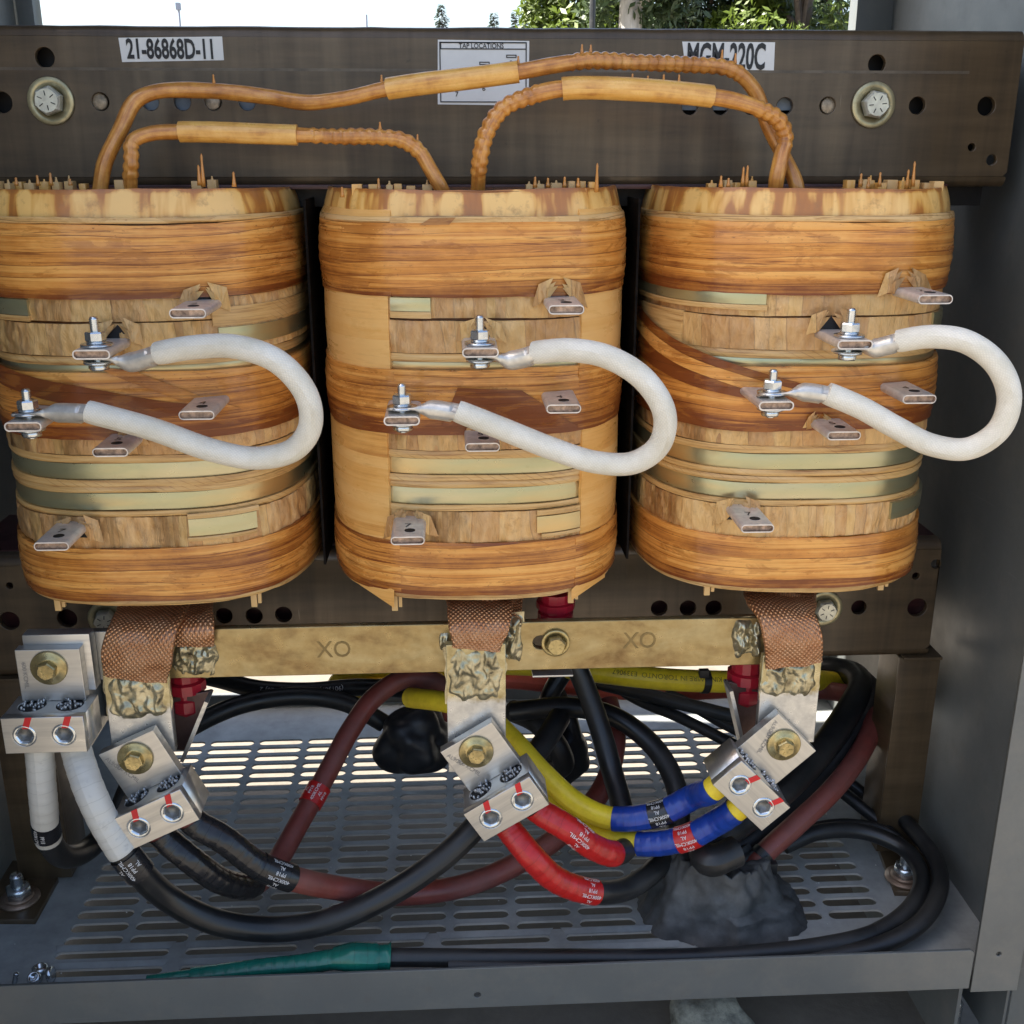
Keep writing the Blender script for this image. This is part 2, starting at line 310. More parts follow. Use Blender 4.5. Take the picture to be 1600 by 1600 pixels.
# ------------------------------------------------------------------ object helpers
def props(o, label=None, cat=None, group=None, kind=None):
    for k, v in (('label', label), ('category', cat), ('group', group), ('kind', kind)):
        if v: o[k] = v
    return o
def thing(name, label, cat, loc=(0, 0, 0), rot=(0, 0, 0), group=None):
    o = bpy.data.objects.new(name, None); COL.objects.link(o); o.location = loc; o.rotation_euler = rot; o.empty_display_size = .02
    return props(o, label, cat, group)
def world_inv(p):
    chain = Matrix.Identity(4)
    while p is not None:
        chain = (Matrix.LocRotScale(p.location, p.rotation_euler, p.scale) if p.type == 'EMPTY' else Matrix.Identity(4)) @ chain
        p = p.parent if p.type != 'EMPTY' else None
    return chain
def link(name, me, parent=None, local=False, label=None):
    o = bpy.data.objects.new(name, me); COL.objects.link(o)
    if parent is not None:
        o.parent = parent
        if not local and parent.type == 'EMPTY': o.matrix_parent_inverse = world_inv(parent).inverted()
        # a mesh parent already holds the offset of its own root, so its children need no inverse
    if label: o['label'] = label
    return o
def mk(name, vs, fs, mat, parent=None, uvs=None, smooth=True, local=False, stain=None, mi=None, label=None, auto=None):
    me = bpy.data.meshes.new(name); me.from_pydata([tuple(v) for v in vs], [], fs)
    for m in (mat if isinstance(mat, (list, tuple)) else [mat]): me.materials.append(m)
    if mi: me.polygons.foreach_set('material_index', mi)
    if uvs:
        ul = me.uv_layers.new(name='UVMap').data
        for l in me.loops: ul[l.index].uv = uvs[l.vertex_index]
    if stain:
        at = me.attributes.new('stain', 'FLOAT', 'POINT'); at.data.foreach_set('value', stain)
    if smooth: me.polygons.foreach_set('use_smooth', [True]*len(me.polygons))
    me.update()
    if auto is not None:
        bm = bmesh.new(); bm.from_mesh(me)
        for e in bm.edges:
            if len(e.link_faces) == 2 and e.calc_face_angle(0) > rad(auto): e.smooth = False
        bm.to_mesh(me); bm.free()
    return link(name, me, parent, local, label)
def bmobj(name, bm, mat, parent=None, local=False, label=None, smooth=False, auto=35):
    me = bpy.data.meshes.new(name)
    if smooth:
        for f in bm.faces: f.smooth = True
        for e in bm.edges:
            if len(e.link_faces) == 2 and e.calc_face_angle(0) > rad(auto): e.smooth = False
    bm.to_mesh(me); bm.free()
    for m in (mat if isinstance(mat, (list, tuple)) else [mat]): me.materials.append(m)
    return link(name, me, parent, local, label)
def add_box(bm, a, b, bev=.0, mi=0):
    x0, y0, z0 = (min(a[i], b[i]) for i in range(3)); x1, y1, z1 = (max(a[i], b[i]) for i in range(3))
    r = bmesh.ops.create_cube(bm, size=1, matrix=Matrix.Translation(((x0+x1)/2, (y0+y1)/2, (z0+z1)/2)) @ Matrix.Diagonal((x1-x0, y1-y0, z1-z0, 1)))
    fs = {f for v in r['verts'] for f in v.link_faces}
    for f in fs: f.material_index = mi
    if bev: bmesh.ops.bevel(bm, geom=list({e for v in r['verts'] for e in v.link_edges}), offset=bev, segments=2, affect='EDGES', profile=.6)
    return r['verts']
def box(name, a, b, mat, parent=None, bev=.001, local=False, label=None):
    bm = bmesh.new(); add_box(bm, a, b, bev); return bmobj(name, bm, mat, parent, local, label, smooth=True)
def add_lathe(bm, prof, M=Matrix.Identity(4), seg=24, mi=0, hexa=False):
    """prof: list of (r, h); revolve about local Z"""
    rings = []
    n = 6 if hexa else seg
    for r, h in prof: rings.append([bm.verts.new(M @ Vector((r*math.cos(2*math.pi*i/n), r*math.sin(2*math.pi*i/n), h))) for i in range(n)])
    for a, b in zip(rings, rings[1:]):
        for i in range(n):
            try: f = bm.faces.new((a[i], a[(i+1) % n], b[(i+1) % n], b[i])); f.material_index = mi
            except ValueError: pass
    for k, ring in ((0, rings[0]), (-1, rings[-1])):
        if prof[k][0] > 1e-6:
            f = bm.faces.new(list(reversed(ring)) if k == 0 else ring); f.material_index = mi
def axisM(p, z): # frame with local Z along z at p
    return Matrix.Translation(p) @ Vector(z).to_track_quat('Z', 'Y').to_matrix().to_4x4()
def curve_mesh(loops, thick, bev=0.):
    cu = bpy.data.curves.new('tmp', 'CURVE'); cu.dimensions = '2D'; cu.fill_mode = 'BOTH'; cu.extrude = thick/2; cu.bevel_depth = bev; cu.bevel_resolution = 1
    for lp in loops:
        sp = cu.splines.new('POLY'); sp.points.add(len(lp)-1); sp.use_cyclic_u = True
        for i, (x, y) in enumerate(lp): sp.points[i].co = (x, y, 0, 1)
    o = bpy.data.objects.new('tmp', cu); COL.objects.link(o); dg = bpy.context.evaluated_depsgraph_get(); dg.update()
    me = bpy.data.meshes.new_from_object(o.evaluated_get(dg)); bpy.data.objects.remove(o); bpy.data.curves.remove(cu); me.materials.clear(); return me
def plate(name, loops, thick, M, mat, parent=None, bev=0., local=False, label=None):
    me = curve_mesh(loops, thick, bev); me.transform(M); me.materials.append(mat)
    return link(name, me, parent, local, label)
def circ(x, y, r, n=20): return [(x+r*math.cos(2*math.pi*i/n), y+r*math.sin(2*math.pi*i/n)) for i in range(n)]
def slot(x0, x1, y, r, n=6):
    a = [(x1-r+r*math.cos(t), y+r*math.sin(t)) for t in [-math.pi/2+math.pi*i/n for i in range(n+1)]]
    return a+[(x0+r-r*math.cos(t), y-r*math.sin(t)) for t in [-math.pi/2+math.pi*i/n for i in range(n+1)]]
def rect(x0, y0, x1, y1): return [(x0, y0), (x1, y0), (x1, y1), (x0, y1)]
XZ = lambda Y: Matrix.Translation((0, Y, 0)) @ Matrix.Rotation(math.pi/2, 4, 'X')       # plate x,y -> world X,Z facing -Y
def text_mesh(s, size=1., sx=1., extr=0., off=0.):
    cu = bpy.data.curves.new('t', 'FONT'); cu.body = s; cu.size = size; cu.align_x = 'CENTER'; cu.align_y = 'CENTER'; cu.extrude = extr; cu.resolution_u = 3; cu.offset = off
    o = bpy.data.objects.new('t', cu); COL.objects.link(o); dg = bpy.context.evaluated_depsgraph_get(); dg.update()
    me = bpy.data.meshes.new_from_object(o.evaluated_get(dg)); bpy.data.objects.remove(o); bpy.data.curves.remove(cu); me.materials.clear()
    me.transform(Matrix.Diagonal((sx, 1, 1, 1))); return me
def text(name, s, size, M, mat, parent, sx=1., local=False, extr=0., off=0.):
    me = text_mesh(s, size, sx, extr, off); me.transform(M); me.materials.append(mat); return link(name, me, parent, local)

# ------------------------------------------------------------------ tubes along paths
class Path:
    def __init__(s, pts, step=.003):
        pts = [Vector(p) for p in pts]; s.n = len(pts)
        ext = [pts[0]*2-pts[1]]+pts+[pts[-1]*2-pts[-2]]; raw = []
        for i in range(s.n-1):
            p0, p1, p2, p3 = ext[i:i+4]
            # centripetal Catmull-Rom
            t0 = 0.; t1 = t0+max(1e-4, (p1-p0).length)**.5; t2 = t1+max(1e-4, (p2-p1).length)**.5; t3 = t2+max(1e-4, (p3-p2).length)**.5
            for k in range(16):
                t = t1+(t2-t1)*k/16
                a1 = p0*((t1-t)/(t1-t0))+p1*((t-t0)/(t1-t0)); a2 = p1*((t2-t)/(t2-t1))+p2*((t-t1)/(t2-t1)); a3 = p2*((t3-t)/(t3-t2))+p3*((t-t2)/(t3-t2))
                b1 = a1*((t2-t)/(t2-t0))+a2*((t-t0)/(t2-t0)); b2 = a2*((t3-t)/(t3-t1))+a3*((t-t1)/(t3-t1))
                raw.append((b1*((t2-t)/(t2-t1))+b2*((t-t1)/(t2-t1)), i+k/16))
        raw.append((pts[-1], s.n-1.))
        L = [0.]
        for a, b in zip(raw, raw[1:]): L.append(L[-1]+(b[0]-a[0]).length)
        s.len = L[-1]; m = max(2, int(s.len/step)); s.p, s.c, s.s = [], [], []; j = 0
        for i in range(m+1):
            d = s.len*i/m
            while j < len(L)-2 and L[j+1] < d: j += 1
            f = (d-L[j])/max(1e-9, L[j+1]-L[j]); s.p.append(raw[j][0].lerp(raw[j+1][0], f)); s.c.append(raw[j][1]*(1-f)+raw[j+1][1]*f); s.s.append(d)
        s.t = [(s.p[min(i+1, m)]-s.p[max(i-1, 0)]).normalized() for i in range(m+1)]
        u = Vector((0, -1, .3)); s.nrm = []
        for t in s.t:
            u = (u-t*u.dot(t)); u = u.normalized() if u.length > 1e-6 else t.orthogonal().normalized(); s.nrm.append(u)
    def s_at(s, c):
        for i in range(len(s.c)-1):
            if s.c[i+1] >= c: 
                f = (c-s.c[i])/max(1e-9, s.c[i+1]-s.c[i]); return s.s[i]*(1-f)+s.s[i+1]*f
        return s.len
    def frame(s, d):
        m = len(s.p)-1; x = max(0., min(m-1e-6, d/s.len*m)); i = int(x); f = x-i
        return s.p[i].lerp(s.p[i+1], f), s.t[i].lerp(s.t[i+1], f).normalized(), s.nrm[i].lerp(s.nrm[i+1], f).normalized()
def tube(name, path, r, mat, parent=None, s0=0., s1=None, seg=20, rf=None, cross=None, label=None, step=.003, local=False, hollow=False):
    s1 = path.len if s1 is None else s1; m = max(2, int((s1-s0)/step)); vs, uv, fs = [], [], []
    for i in range(m+1):
        d = s0+(s1-s0)*i/m; p, t, nn = path.frame(d); b = t.cross(nn)
        for k in range(seg+1):
            a = 2*math.pi*k/seg; rr = r if rf is None else r*rf(d-s0, a if k < seg else 0., (s1-s0))
            ax, ay = (math.cos(a), math.sin(a)) if cross is None else cross(d-s0, a if k < seg else 0., s1-s0)
            vs.append(p+nn*(ax*rr)+b*(ay*rr)); uv.append((d, a*r))
    q = seg+1
    for i in range(m):
        for k in range(seg): fs.append((i*q+k, i*q+k+1, (i+1)*q+k+1, (i+1)*q+k))
    for base, i in ((0, 0), (m*q, 1)):   # caps
        p, t, nn = path.frame(s0 if i == 0 else s1); c = len(vs); vs.append(p); uv.append((0, 0))
        off = len(vs)
        for k in range(q): vs.append(vs[base+k]); uv.append((0, k*.001))
        for k in range(seg): fs.append((off+k, off+k+1, c) if i else (off+k+1, off+k, c))
    return mk(name, vs, fs, mat, parent, uv, True, local, label=label)
def wrap_rf(pitch=.0125, amp=.03, seed=0.):
    def f(d, a, L):
        x = (d/pitch+a/(2*math.pi)) % 1.0
        return 1+amp*(1-x)+.02*noise.noise(Vector((d*60+seed, math.cos(a)*1.2, math.sin(a)*1.2)))
    return f
def tube_text(parent, path, r, d0, s, size, row=0., mat=WHITEINK, flip=False, sx=1., name='print', across=False):
    """printed text curled round a cable, on the side turned to the open door of the cabinet"""
    me = text_mesh(s, size, sx)
    front = Vector((0, -.86, .5))
    for v in me.vertices:
        x, y = v.co.x, v.co.y
        if across: x, y = -y, x
        if flip: x, y = -x, -y
        y += row; p, t, _ = path.frame(d0+x); nf = (front-t*front.dot(t)).normalized(); b = nf.cross(t)
        a = y/r; v.co = p+(nf*math.cos(a)+b*math.sin(a))*(r+.0005)
    me.materials.append(mat); return link(name, me, parent)
def path_px(pts, r=.013, step=.003): return Path([Pc(*p, r) for p in pts], step)

# ------------------------------------------------------------------ setting
mk('ground', [(-400, -400, GROUND), (400, -400, GROUND), (400, 400, GROUND), (-400, 400, GROUND)], [(0, 1, 2, 3)], CONC, smooth=False)['kind'] = 'structure'

# ------------------------------------------------------------------ cabinet
cab = thing('equipment_cabinet', 'open grey painted steel cabinet around the three coils', 'cabinet', (0, 1.25, FLOOR))
LIPY, BACKY, FRONTY = .93, 1.60, .93
# floor plate with punched slots
loops = [rect(-WALLX, LIPY+.004, WALLX, BACKY)]
row = 0; y = 1.475
cols = [-.402+.073*i for i in range(-1, 12)]
feet = [(-.62, 1.005, -.415, 1.2), (.395, 1.005, .62, 1.2)]
YL = (Pz(700, 1472, FLOOR).y, Pz(700, 1499, FLOOR).y); XL = Pz(87, 1492, FLOOR).x
while y > Pz(700, 1456, FLOOR).y:
    for c in cols:
        x0, x1 = c+.0038, c+.0692
        if x0 < -.478 or x1 > .476: continue
        if False and any(fx0 < x1 and x0 < fx1 and fy0 < y < fy1 for fx0, fy0, fx1, fy1 in feet) and (c < -.44 or c > .40): continue
        loops.append(slot(x0, x1, y, .0075))
    y -= .0228; row += 1
for k in range(6):   # long louvre openings by the lip
    for yy in YL: loops.append(slot(XL+k*.142, XL+k*.142+.124, yy, .0058))

plate('floor_plate', loops, .003, Matrix.Translation((0, 0, FLOOR-.0015)), FLOORPAINT_BRIGHT, cab)
bm = bmesh.new()
for k in range(6):
    for yy in YL:
        x0 = XL+k*.142; x1 = x0+.124
        vs = [bm.verts.new(q) for q in ((x0, yy+.006, FLOOR+.0006), (x1, yy+.006, FLOOR+.0006), (x1-.012, yy+.009, FLOOR+.0058), (x0+.012, yy+.009, FLOOR+.0058), (x1+.005, yy+.017, FLOOR+.0005), (x0-.005, yy+.017, FLOOR+.0005))]
        bm.faces.new((vs[0], vs[1], vs[2], vs[3])); bm.faces.new((vs[3], vs[2], vs[4], vs[5])); bm.faces.new((vs[1], vs[4], vs[2])); bm.faces.new((vs[0], vs[3], vs[5]))
bmobj('pressed_louvre', bm, FLOORPAINT_BRIGHT, cab, smooth=True, auto=60)
# front lip: top at picture row 1512, bottom 1572
zt = P(750, 1512, LIPY).z; zb = P(750, 1572, LIPY).z
lipx = P(1519, 1500, LIPY).x
loops = [[(-.70, zb), (lipx, zb), (lipx, zt-.004), (lipx-.004, zt), (-.70, zt)]]
for px, py in ((746, 1553),): q = P(px, py, LIPY); loops.append(circ(q.x, q.z, .0042, 12))
plate('front_lip', loops, .0025, XZ(LIPY), PAINT, cab, bev=.0004)
box('lip_return', (-.70, LIPY+.002, zb), (lipx, LIPY+.03, zb+.002), PAINT, cab, 0)
# right side wall, corner post, outer skin
box('side_wall', (WALLX, .945, GROUND+.03), (WALLX+.003, BACKY, .62), PAINT, cab, 0, label='grey side wall at the right of the cabinet')
box('side_wall', (-.585, .95, GROUND+.03), (-.582, BACKY, .62), PAINT, cab, 0, label='grey side wall at the left of the cabinet')
pb = P(1570, 1545, LIPY)
hq = P(1559, 1488, LIPY)
loops = [[(lipx+.0025, pb.z), (lipx+.053, pb.z), (lipx+.053, .62), (lipx+.0025, .62)], circ(hq.x, hq.z, .0034, 14)]
plate('corner_post', loops, .0025, XZ(LIPY-.001), PAINT, cab, bev=.0004)
box('corner_post_return', (lipx+.051, LIPY+.002, pb.z), (lipx+.0535, LIPY+.05, .62), PAINT, cab, 0)
box('base_rail', (lipx+.008, LIPY+.03, GROUND), (lipx+.012, BACKY-.1, FLOOR-.01), PAINT, cab, 0)
box('outer_panel', (lipx+.058, LIPY+.012, GROUND+.02), (lipx+.30, LIPY+.016, .62), PAINT, cab, .001)
# back frame: posts, sill, head
xr = P(1326, 30, BACKY).x; xl = P(66, 30, BACKY).x
box('back_post', (xr, BACKY-.03, FLOOR), (xr+.050, BACKY, .62), PAINT, cab, .001); box('back_post', (-.583, BACKY-.03, FLOOR), (xl, BACKY, .62), PAINT, cab, .001)
box('added_light_blocker', (-.583, BACKY-.004, -.70), (WALLX, BACKY-.001, .145), PAINT, cab, 0)  # added unseen panel, keeps light from the back opening off the walls
box('back_sill', (-.583, BACKY-.012, FLOOR+.002), (WALLX, BACKY-.002, FLOOR+.022), PAINT, cab, .001)
box('roof_panel', (-.590, .93, .621), (.60, BACKY, .626), PAINT, cab, .001)
box('side_light_blocker', (-.600, .55, GROUND+.03), (-.588, 1.00, .62), PAINT, cab, .001, label='added unseen panel at the left, shutting out side light')  # added out of view to cut the light coming in from the left
# anchor stud below the lip, right
def stud(name, label, base, h, r, mat, nut=None):
    t = thing(name, label, 'anchor bolt', base); bm = bmesh.new(); prof = []
    k = 0; hh = 0
    while hh < h-.003: prof += [(r, hh), (r*.86, hh+.0008)]; hh += .0016
    prof += [(r*.9, h-.002), (r*.7, h)]
    add_lathe(bm, prof, seg=18); bmobj('threaded_rod', bm, mat, t, local=True, smooth=True, auto=70)
    if nut:
        for nm, pr, hx in nut:
            bm = bmesh.new(); add_lathe(bm, pr, hexa=hx, seg=28); bmobj(nm, bm, mat, t, local=True, smooth=True)
    return t
q = Pz(1483, 1640, GROUND)
stud('anchor_stud', 'bare threaded anchor stud rising from the concrete at the bottom right corner', (q.x, q.y, GROUND), P(1483, 1563, q.y).z-GROUND, .0075, ZINC)

# ------------------------------------------------------------------ transformer frame
def bolt_head(parent_thing, p, R, rb, lab=None, wm=PALEGOLD, hm=BOLTSILVER, nm='clamp_bolt', rot=.2, yflat=0.):
    """hex head bolt pointing at the viewer, with washer; sub-part of a part"""
    M = Matrix.Translation(p) @ Matrix.Rotation(math.pi/2, 4, 'X') @ Matrix.Rotation(rot, 4, 'Z')
    bm = bmesh.new(); h = rb*.75
    add_lathe(bm, [(rb, .0028), (rb, .0028+h*.8), (rb*.86, .0028+h)], M, hexa=True)
    add_lathe(bm, [(rb*.80, .0028+h), (rb*.78, .0028+h+.0006)], M, 24)
    o = bmobj(nm, bm, hm, parent_thing, smooth=False, label=lab)
    bm = bmesh.new()
    for k in range(6):
        a = k*math.pi/3+.3; x, y = rb*.48*math.cos(a), rb*.48*math.sin(a)
        vs = add_box(bm, (-.0004, -rb*.16, 0), (.0004, rb*.16, .0005)); bmesh.ops.transform(bm, matrix=M @ Matrix.Translation((x, y, .0028+h+.0006)) @ Matrix.Rotation(a-math.pi/2, 4, 'Z'), verts=vs)
    s = bmobj('head_mark', bm, INK if hm is BOLTSILVER else GOLD, o)
    bm = bmesh.new(); add_lathe(bm, [(R, 0), (R, .0020), (R-.0008, .0027), (rb*1.02, .0027), (rb*1.02, .001)], M, 40); bmobj('washer', bm, wm, o, smooth=True)
    return o
def beam(name, label, y0, y1, xL, xR, holes, bolts):
    z1, z0 = P(715, y0, BEAMY).z, P(715, y1, BEAMY).z
    t = thing(name, label, 'steel beam', (0, BEAMY+.06, z0))
    outline = [(xL, z0+.004), (xL+.004, z0), (xR-.004, z0), (xR, z0+.004), (xR, z1), (xL, z1)]
    lp = [outline]
    for px, py, r in holes:
        q = P(px, py, BEAMY); lp.append(circ(q.x, q.z, r))
    plate('web', lp, .006, XZ(BEAMY+.003), BEAM, t, bev=.0006)
    # rounded bend and top flange
    vs, fs = [], []; n = 60
    prof = [(BEAMY, z1+.0005)]+[(BEAMY+.010-.010*math.cos(a), z1+.0005+.010*math.sin(a)) for a in [math.pi/2*k/5 for k in range(1, 6)]]+[(BEAMY+.055, z1+.0105)]
    for i in range(n+1):
        x = xL+(xR-xL)*i/n
        for (yy, zz) in prof: vs.append((x, yy, zz+(.0012*max(0, noise.noise(Vector((x*22, yy*9, 3))))*(1 if zz > z1+.005 else 0))))
    m = len(prof)
    for i in range(n):
        for k in range(m-1): fs.append((i*m+k, (i+1)*m+k, (i+1)*m+k+1, i*m+k+1))
    mk('flange', vs, fs, BEAM, t)
    vs2 = [(x, y_, z0-.0005-(z_-z1-.0005)) for (x, y_, z_) in vs]
    mk('flange', vs2, [tuple(reversed(f)) for f in fs], BEAM, t)
    return t, z0, z1
R1 = .0088
ub, ubz0, ubz1 = beam('clamp_beam', 'upper brown steel clamp beam carrying the white stickers', 60, 276, -.56, .552,
    [(70, 90, .0098), (157, 159, .0090), (235, 159, .0088), (285, 159, .0088), (333, 159, .0088), (386, 159, .0088), (3, 160, .0105), (1370, 100, .0094), (1293, 165, .0088),
     (1226, 166, .0088), (1126, 166, .0088), (1078, 166, .0088), (1174, 166, .0088), (1433, 165, .0090), (1541, 166, .0098), (1518, 230, .0045), (1549, 250, .0060)], [])
box('seam_weld', (-.55, BEAMY-.0007, P(715, 110, BEAMY).z-.0013), (.50, BEAMY-.0002, P(715, 110, BEAMY).z+.0013), simple('dull_weld_line', (.13, .105, .078), .4, .3, .3), ub, 0)
for px, py, rr in ((80, 158, .35), (1364, 164, -.2)): bolt_head(ub, P(px, py, BEAMY-.001), .0222, .0138, rot=rr)
lb, lbz0, lbz1 = beam('clamp_beam', 'lower brown steel clamp beam behind the tarnished bus bar', 872, 1030, -.545, .535,
    [(105, 966, .0115), (15, 970, .0115), (15, 915, .0045), (350, 962, .010), (397, 962, .010), (443, 960, .010), (1030, 950, .010), (1075, 950, .010), (1115, 950, .010), (1342, 949, .0095), (1433, 949, .0120), (1431, 900, .0050), (1462, 881, .0060)], [])
for px, py in ((168, 966), (1287, 950)): bolt_head(lb, P(px, py, BEAMY-.001), .0215, .0132, rot=.1)
for xa, xb in ((218, 402), (1062, 1242)):
    a_, b_ = P(xa, 172, BEAMY+.009), P(xb, 146, BEAMY+.009); box('hole_light_strip', (a_.x, BEAMY+.009, a_.z), (b_.x, BEAMY+.012, b_.z), simple('blue_grey_hole_light', (.17, .20, .23), .5), ub, 0)  # added strip, its blue grey stands in for light seen through the holes
for xa, ya in ((157, 159), (1293, 165), (333, 159)):
    a_ = P(xa, ya, BEAMY+.008); bm = bmesh.new(); add_lathe(bm, [(.0082, 0), (.0082, .004), (.007, .005)], Matrix.Translation(a_) @ Matrix.Rotation(math.pi/2, 4, 'X'), 16); bmobj('core_stud', bm, simple('pale_stud_end', (.42, .34, .24), .5, .4, .4, (120, 120, 120)), ub, smooth=True)
# rust drips of varnish below the right bolt are part of the steel
# columns + feet
for sx, pts, lab in ((1, [(1370, 1318), (1462, 1316), (1478, 1393), (1399, 1393)], 'brown steel leg of the frame, right, with its foot bolted to the floor'),
                     (-1, [(-60, 1345), (85, 1345), (90, 1372), (54, 1437), (-60, 1437)], 'brown steel leg of the frame, left, with its foot bolted to the floor')):
    xi, xo = (.502, .552) if sx > 0 else (-.497, -.56)
    t = thing('frame_leg', lab, 'steel leg', ((xi+xo)/2, BEAMY+.03, FLOOR)); bm = bmesh.new()
    add_box(bm, (xi, BEAMY+.001, FLOOR+.006), (xo, BEAMY+.005, lbz0-.012), .001); add_box(bm, (xi, BEAMY+.005, FLOOR+.006), (xi+sx*.004, BEAMY+.06, lbz0-.012), .001)
    add_box(bm, (xi+sx*.004, BEAMY-.004, lbz0-.014), (xo, BEAMY+.05, lbz0-.010), .001)
    bmobj('upright', bm, BEAM, t, smooth=True)
    w_ = [Pz(a, b, FLOOR+.006) for a, b in pts]
    w_ = w_ if sx > 0 else w_
    me = curve_mesh([[(q.x, q.y) for q in w_]], .006, .0004); me.transform(Matrix.Translation((0, 0, FLOOR+.003))); me.materials.append(BEAM); link('foot_plate', me, t)
    q = Pz(1413 if sx > 0 else 31, 1372 if sx > 0 else 1405, FLOOR+.0065); h = .034
    bm = bmesh.new(); M = Matrix.Translation(q); prof = []; hh = 0
    while hh < h: prof += [(.0075, hh), (.0064, hh+.0009)]; hh += .0018
    add_lathe(bm, prof+[(.0055, h+.001)], M, 18)
    o = bmobj('foot_bolt', bm, ZINC, t, smooth=True, auto=70)
    bm = bmesh.new(); add_lathe(bm, [(.0145, .006), (.0145, .017), (.0125, .0185)], M, hexa=True); bmobj('nut', bm, ZINC, o, smooth=True)
    bm = bmesh.new(); add_lathe(bm, [(.023, .0), (.023, .0025), (.012, .0028)], M, 32); add_lathe(bm, [(.0165, .003), (.0165, .006), (.01, .006)], M, 28); bmobj('washer', bm, simple('rusty_washer', (.34, .24, .17), .45, .6, .3), o, smooth=True)
# core
core = thing('transformer_core', 'maroon varnished laminated steel core behind the clamp beams', 'transformer core', (0, 1.24, lbz0))
box('yoke', (-.57, BEAMY+.020, ubz0-.030), (.5385, BEAMY+.15, ubz1-.006), DARKSTEEL, core); box('yoke', (-.57, BEAMY+.020, lbz0+.004), (.5335, BEAMY+.15, lbz1+.012), MAROON, core)
box('core_strip', (-.53, BEAMY-.004, ubz0-.012), (.49, BEAMY+.11, ubz0-.0075), MAROON, core, .0005)
for cx in (-.326, 0, .326): box('core_leg', (cx-.06, BEAMY+.02, lbz1), (cx+.06, BEAMY+.13, ubz0), MAROON, core)

# ------------------------------------------------------------------ stickers
def sticker(pts, lab, Y=BEAMY-.0010):
    q = [P(a, b, Y) for a, b in pts]; me = curve_mesh([[(v.x, v.z) for v in q]], .0004); me.transform(XZ(Y)); me.materials.append(WHITELABEL)
    return link('sticker', me, ub, label=lab)
def label_text(parent, s, px, py, hpx, wpx, Y=BEAMY-.0018, off=.0):
    a, b = P(px-wpx/2, py, Y), P(px+wpx/2, py, Y); h = (P(px, py-hpx/2, Y)-P(px, py+hpx/2, Y)).length
    me = text_mesh(s, 1., 1., 0, off); xs = [v.co.x for v in me.vertices]; ys = [v.co.y for v in me.vertices]
    sx, sy = (b-a).length/(max(xs)-min(xs)), h/(max(ys)-min(ys)); cx, cy = (max(xs)+min(xs))/2, (max(ys)+min(ys))/2
    me.transform(Matrix.Diagonal((sx, sy, 1, 1)) @ Matrix.Translation((-cx, -cy, 0))); c = P(px, py, Y)
    me.transform(Matrix.Translation(c) @ Matrix.Rotation(math.pi/2, 4, 'X')); me.materials.append(INK); return link('lettering', me, parent)
s1 = sticker([(185, 59), (191, 97), (350, 94), (347, 57)], 'white sticker reading 21-86868D-11'); label_text(s1, '21-86868D-11', 265, 76, 33, 135, off=.028)
s3 = sticker([(1066, 65), (1071, 108), (1209, 110), (1211, 66)], 'white sticker reading MGM-220C, partly behind the upper lead'); label_text(s3, 'MGM-220C', 1135, 88, 43, 122, off=.028)
s2 = sticker([(684, 62), (684, 163), (826, 165), (827, 64)], 'white sticker headed TAP LOCATIONS behind the sleeved lead'); label_text(s2, 'TAP LOCATIONS', 752, 71.5, 8, 70, off=.01)
def frame_rect(parent, x0, y0, x1, y1, wpx, Y=BEAMY-.0017):
    a, b = P(x0, y1, Y), P(x1, y0, Y); t = wpx*.00064
    me = curve_mesh([rect(a.x, a.z, b.x, b.z), rect(a.x+t, a.z+t, b.x-t, b.z-t)], .0002); me.transform(XZ(Y)); me.materials.append(INK); link('printed_frame', me, parent)
frame_rect(s2, 688, 66, 823, 160, 1.6); frame_rect(s2, 688, 66, 823, 77, 1.5)
for x, y_, n_ in ((715, 111, '7'), (757, 99, '6'), (799, 88, '3')): frame_rect(s2, x-8, y_-2.5, x+8, y_+2.5, 1.3)
label_text(s2, '7', 714, 147, 8, 5, off=.01); label_text(s2, '6', 756, 138, 8, 5, off=.01); label_text(s2, '3', 799, 98, 7, 5, off=.01)

# ------------------------------------------------------------------ coils
HW, HD, NEXP, YF = .1515, .190, 3.0, 1.0
def contour(n=260):
    pts = []
    for i in range(n+1):
        a = -math.pi/2+2*math.pi*(i/n-.5)     # starts at the back, front centre in the middle
        c, s_ = math.cos(a), math.sin(a)
        pts.append((HW*math.copysign(abs(c)**(2/NEXP), c), YF+HD+HD*math.copysign(abs(s_)**(2/NEXP), s_)))
    # resample evenly by arc length
    L = [0.]
    for a, b in zip(pts, pts[1:]): L.append(L[-1]+math.dist(a, b))
    out = []; j = 0
    for i in range(n+1):
        d = L[-1]*i/n
        while j < len(L)-2 and L[j+1] < d: j += 1
        f = (d-L[j])/max(1e-9, L[j+1]-L[j]); out.append((pts[j][0]*(1-f)+pts[j+1][0]*f, pts[j][1]*(1-f)+pts[j+1][1]*f))
    return out, L[-1]
CT, CL = contour()
def ct(s):   # s = arc length from the front centre, + to the right
    x = (s/CL+.5)*(len(CT)-1); x = max(0, min(len(CT)-1.001, x)); i = int(x); f = x-i
    a, b = CT[i], CT[i+1]; p = (a[0]*(1-f)+b[0]*f, a[1]*(1-f)+b[1]*f)
    i0, i1 = max(0, i-2), min(len(CT)-1, i+3); t = Vector((CT[i1][0]-CT[i0][0], CT[i1][1]-CT[i0][1])).normalized()
    return p[0], p[1], t.y, -t.x     # outward normal
FRONT = sorted([((i/(len(CT)-1)-.5)*CL, c[0], c[1]) for i, c in enumerate(CT) if c[1] < YF+HD*.98], key=lambda q: q[1])
def s_of_x(x):
    for a, b in zip(FRONT, FRONT[1:]):
        if a[1] <= x <= b[1]: f = (x-a[1])/max(1e-9, b[1]-a[1]); return a[0]*(1-f)+b[0]*f
    return FRONT[0][0] if x < 0 else FRONT[-1][0]
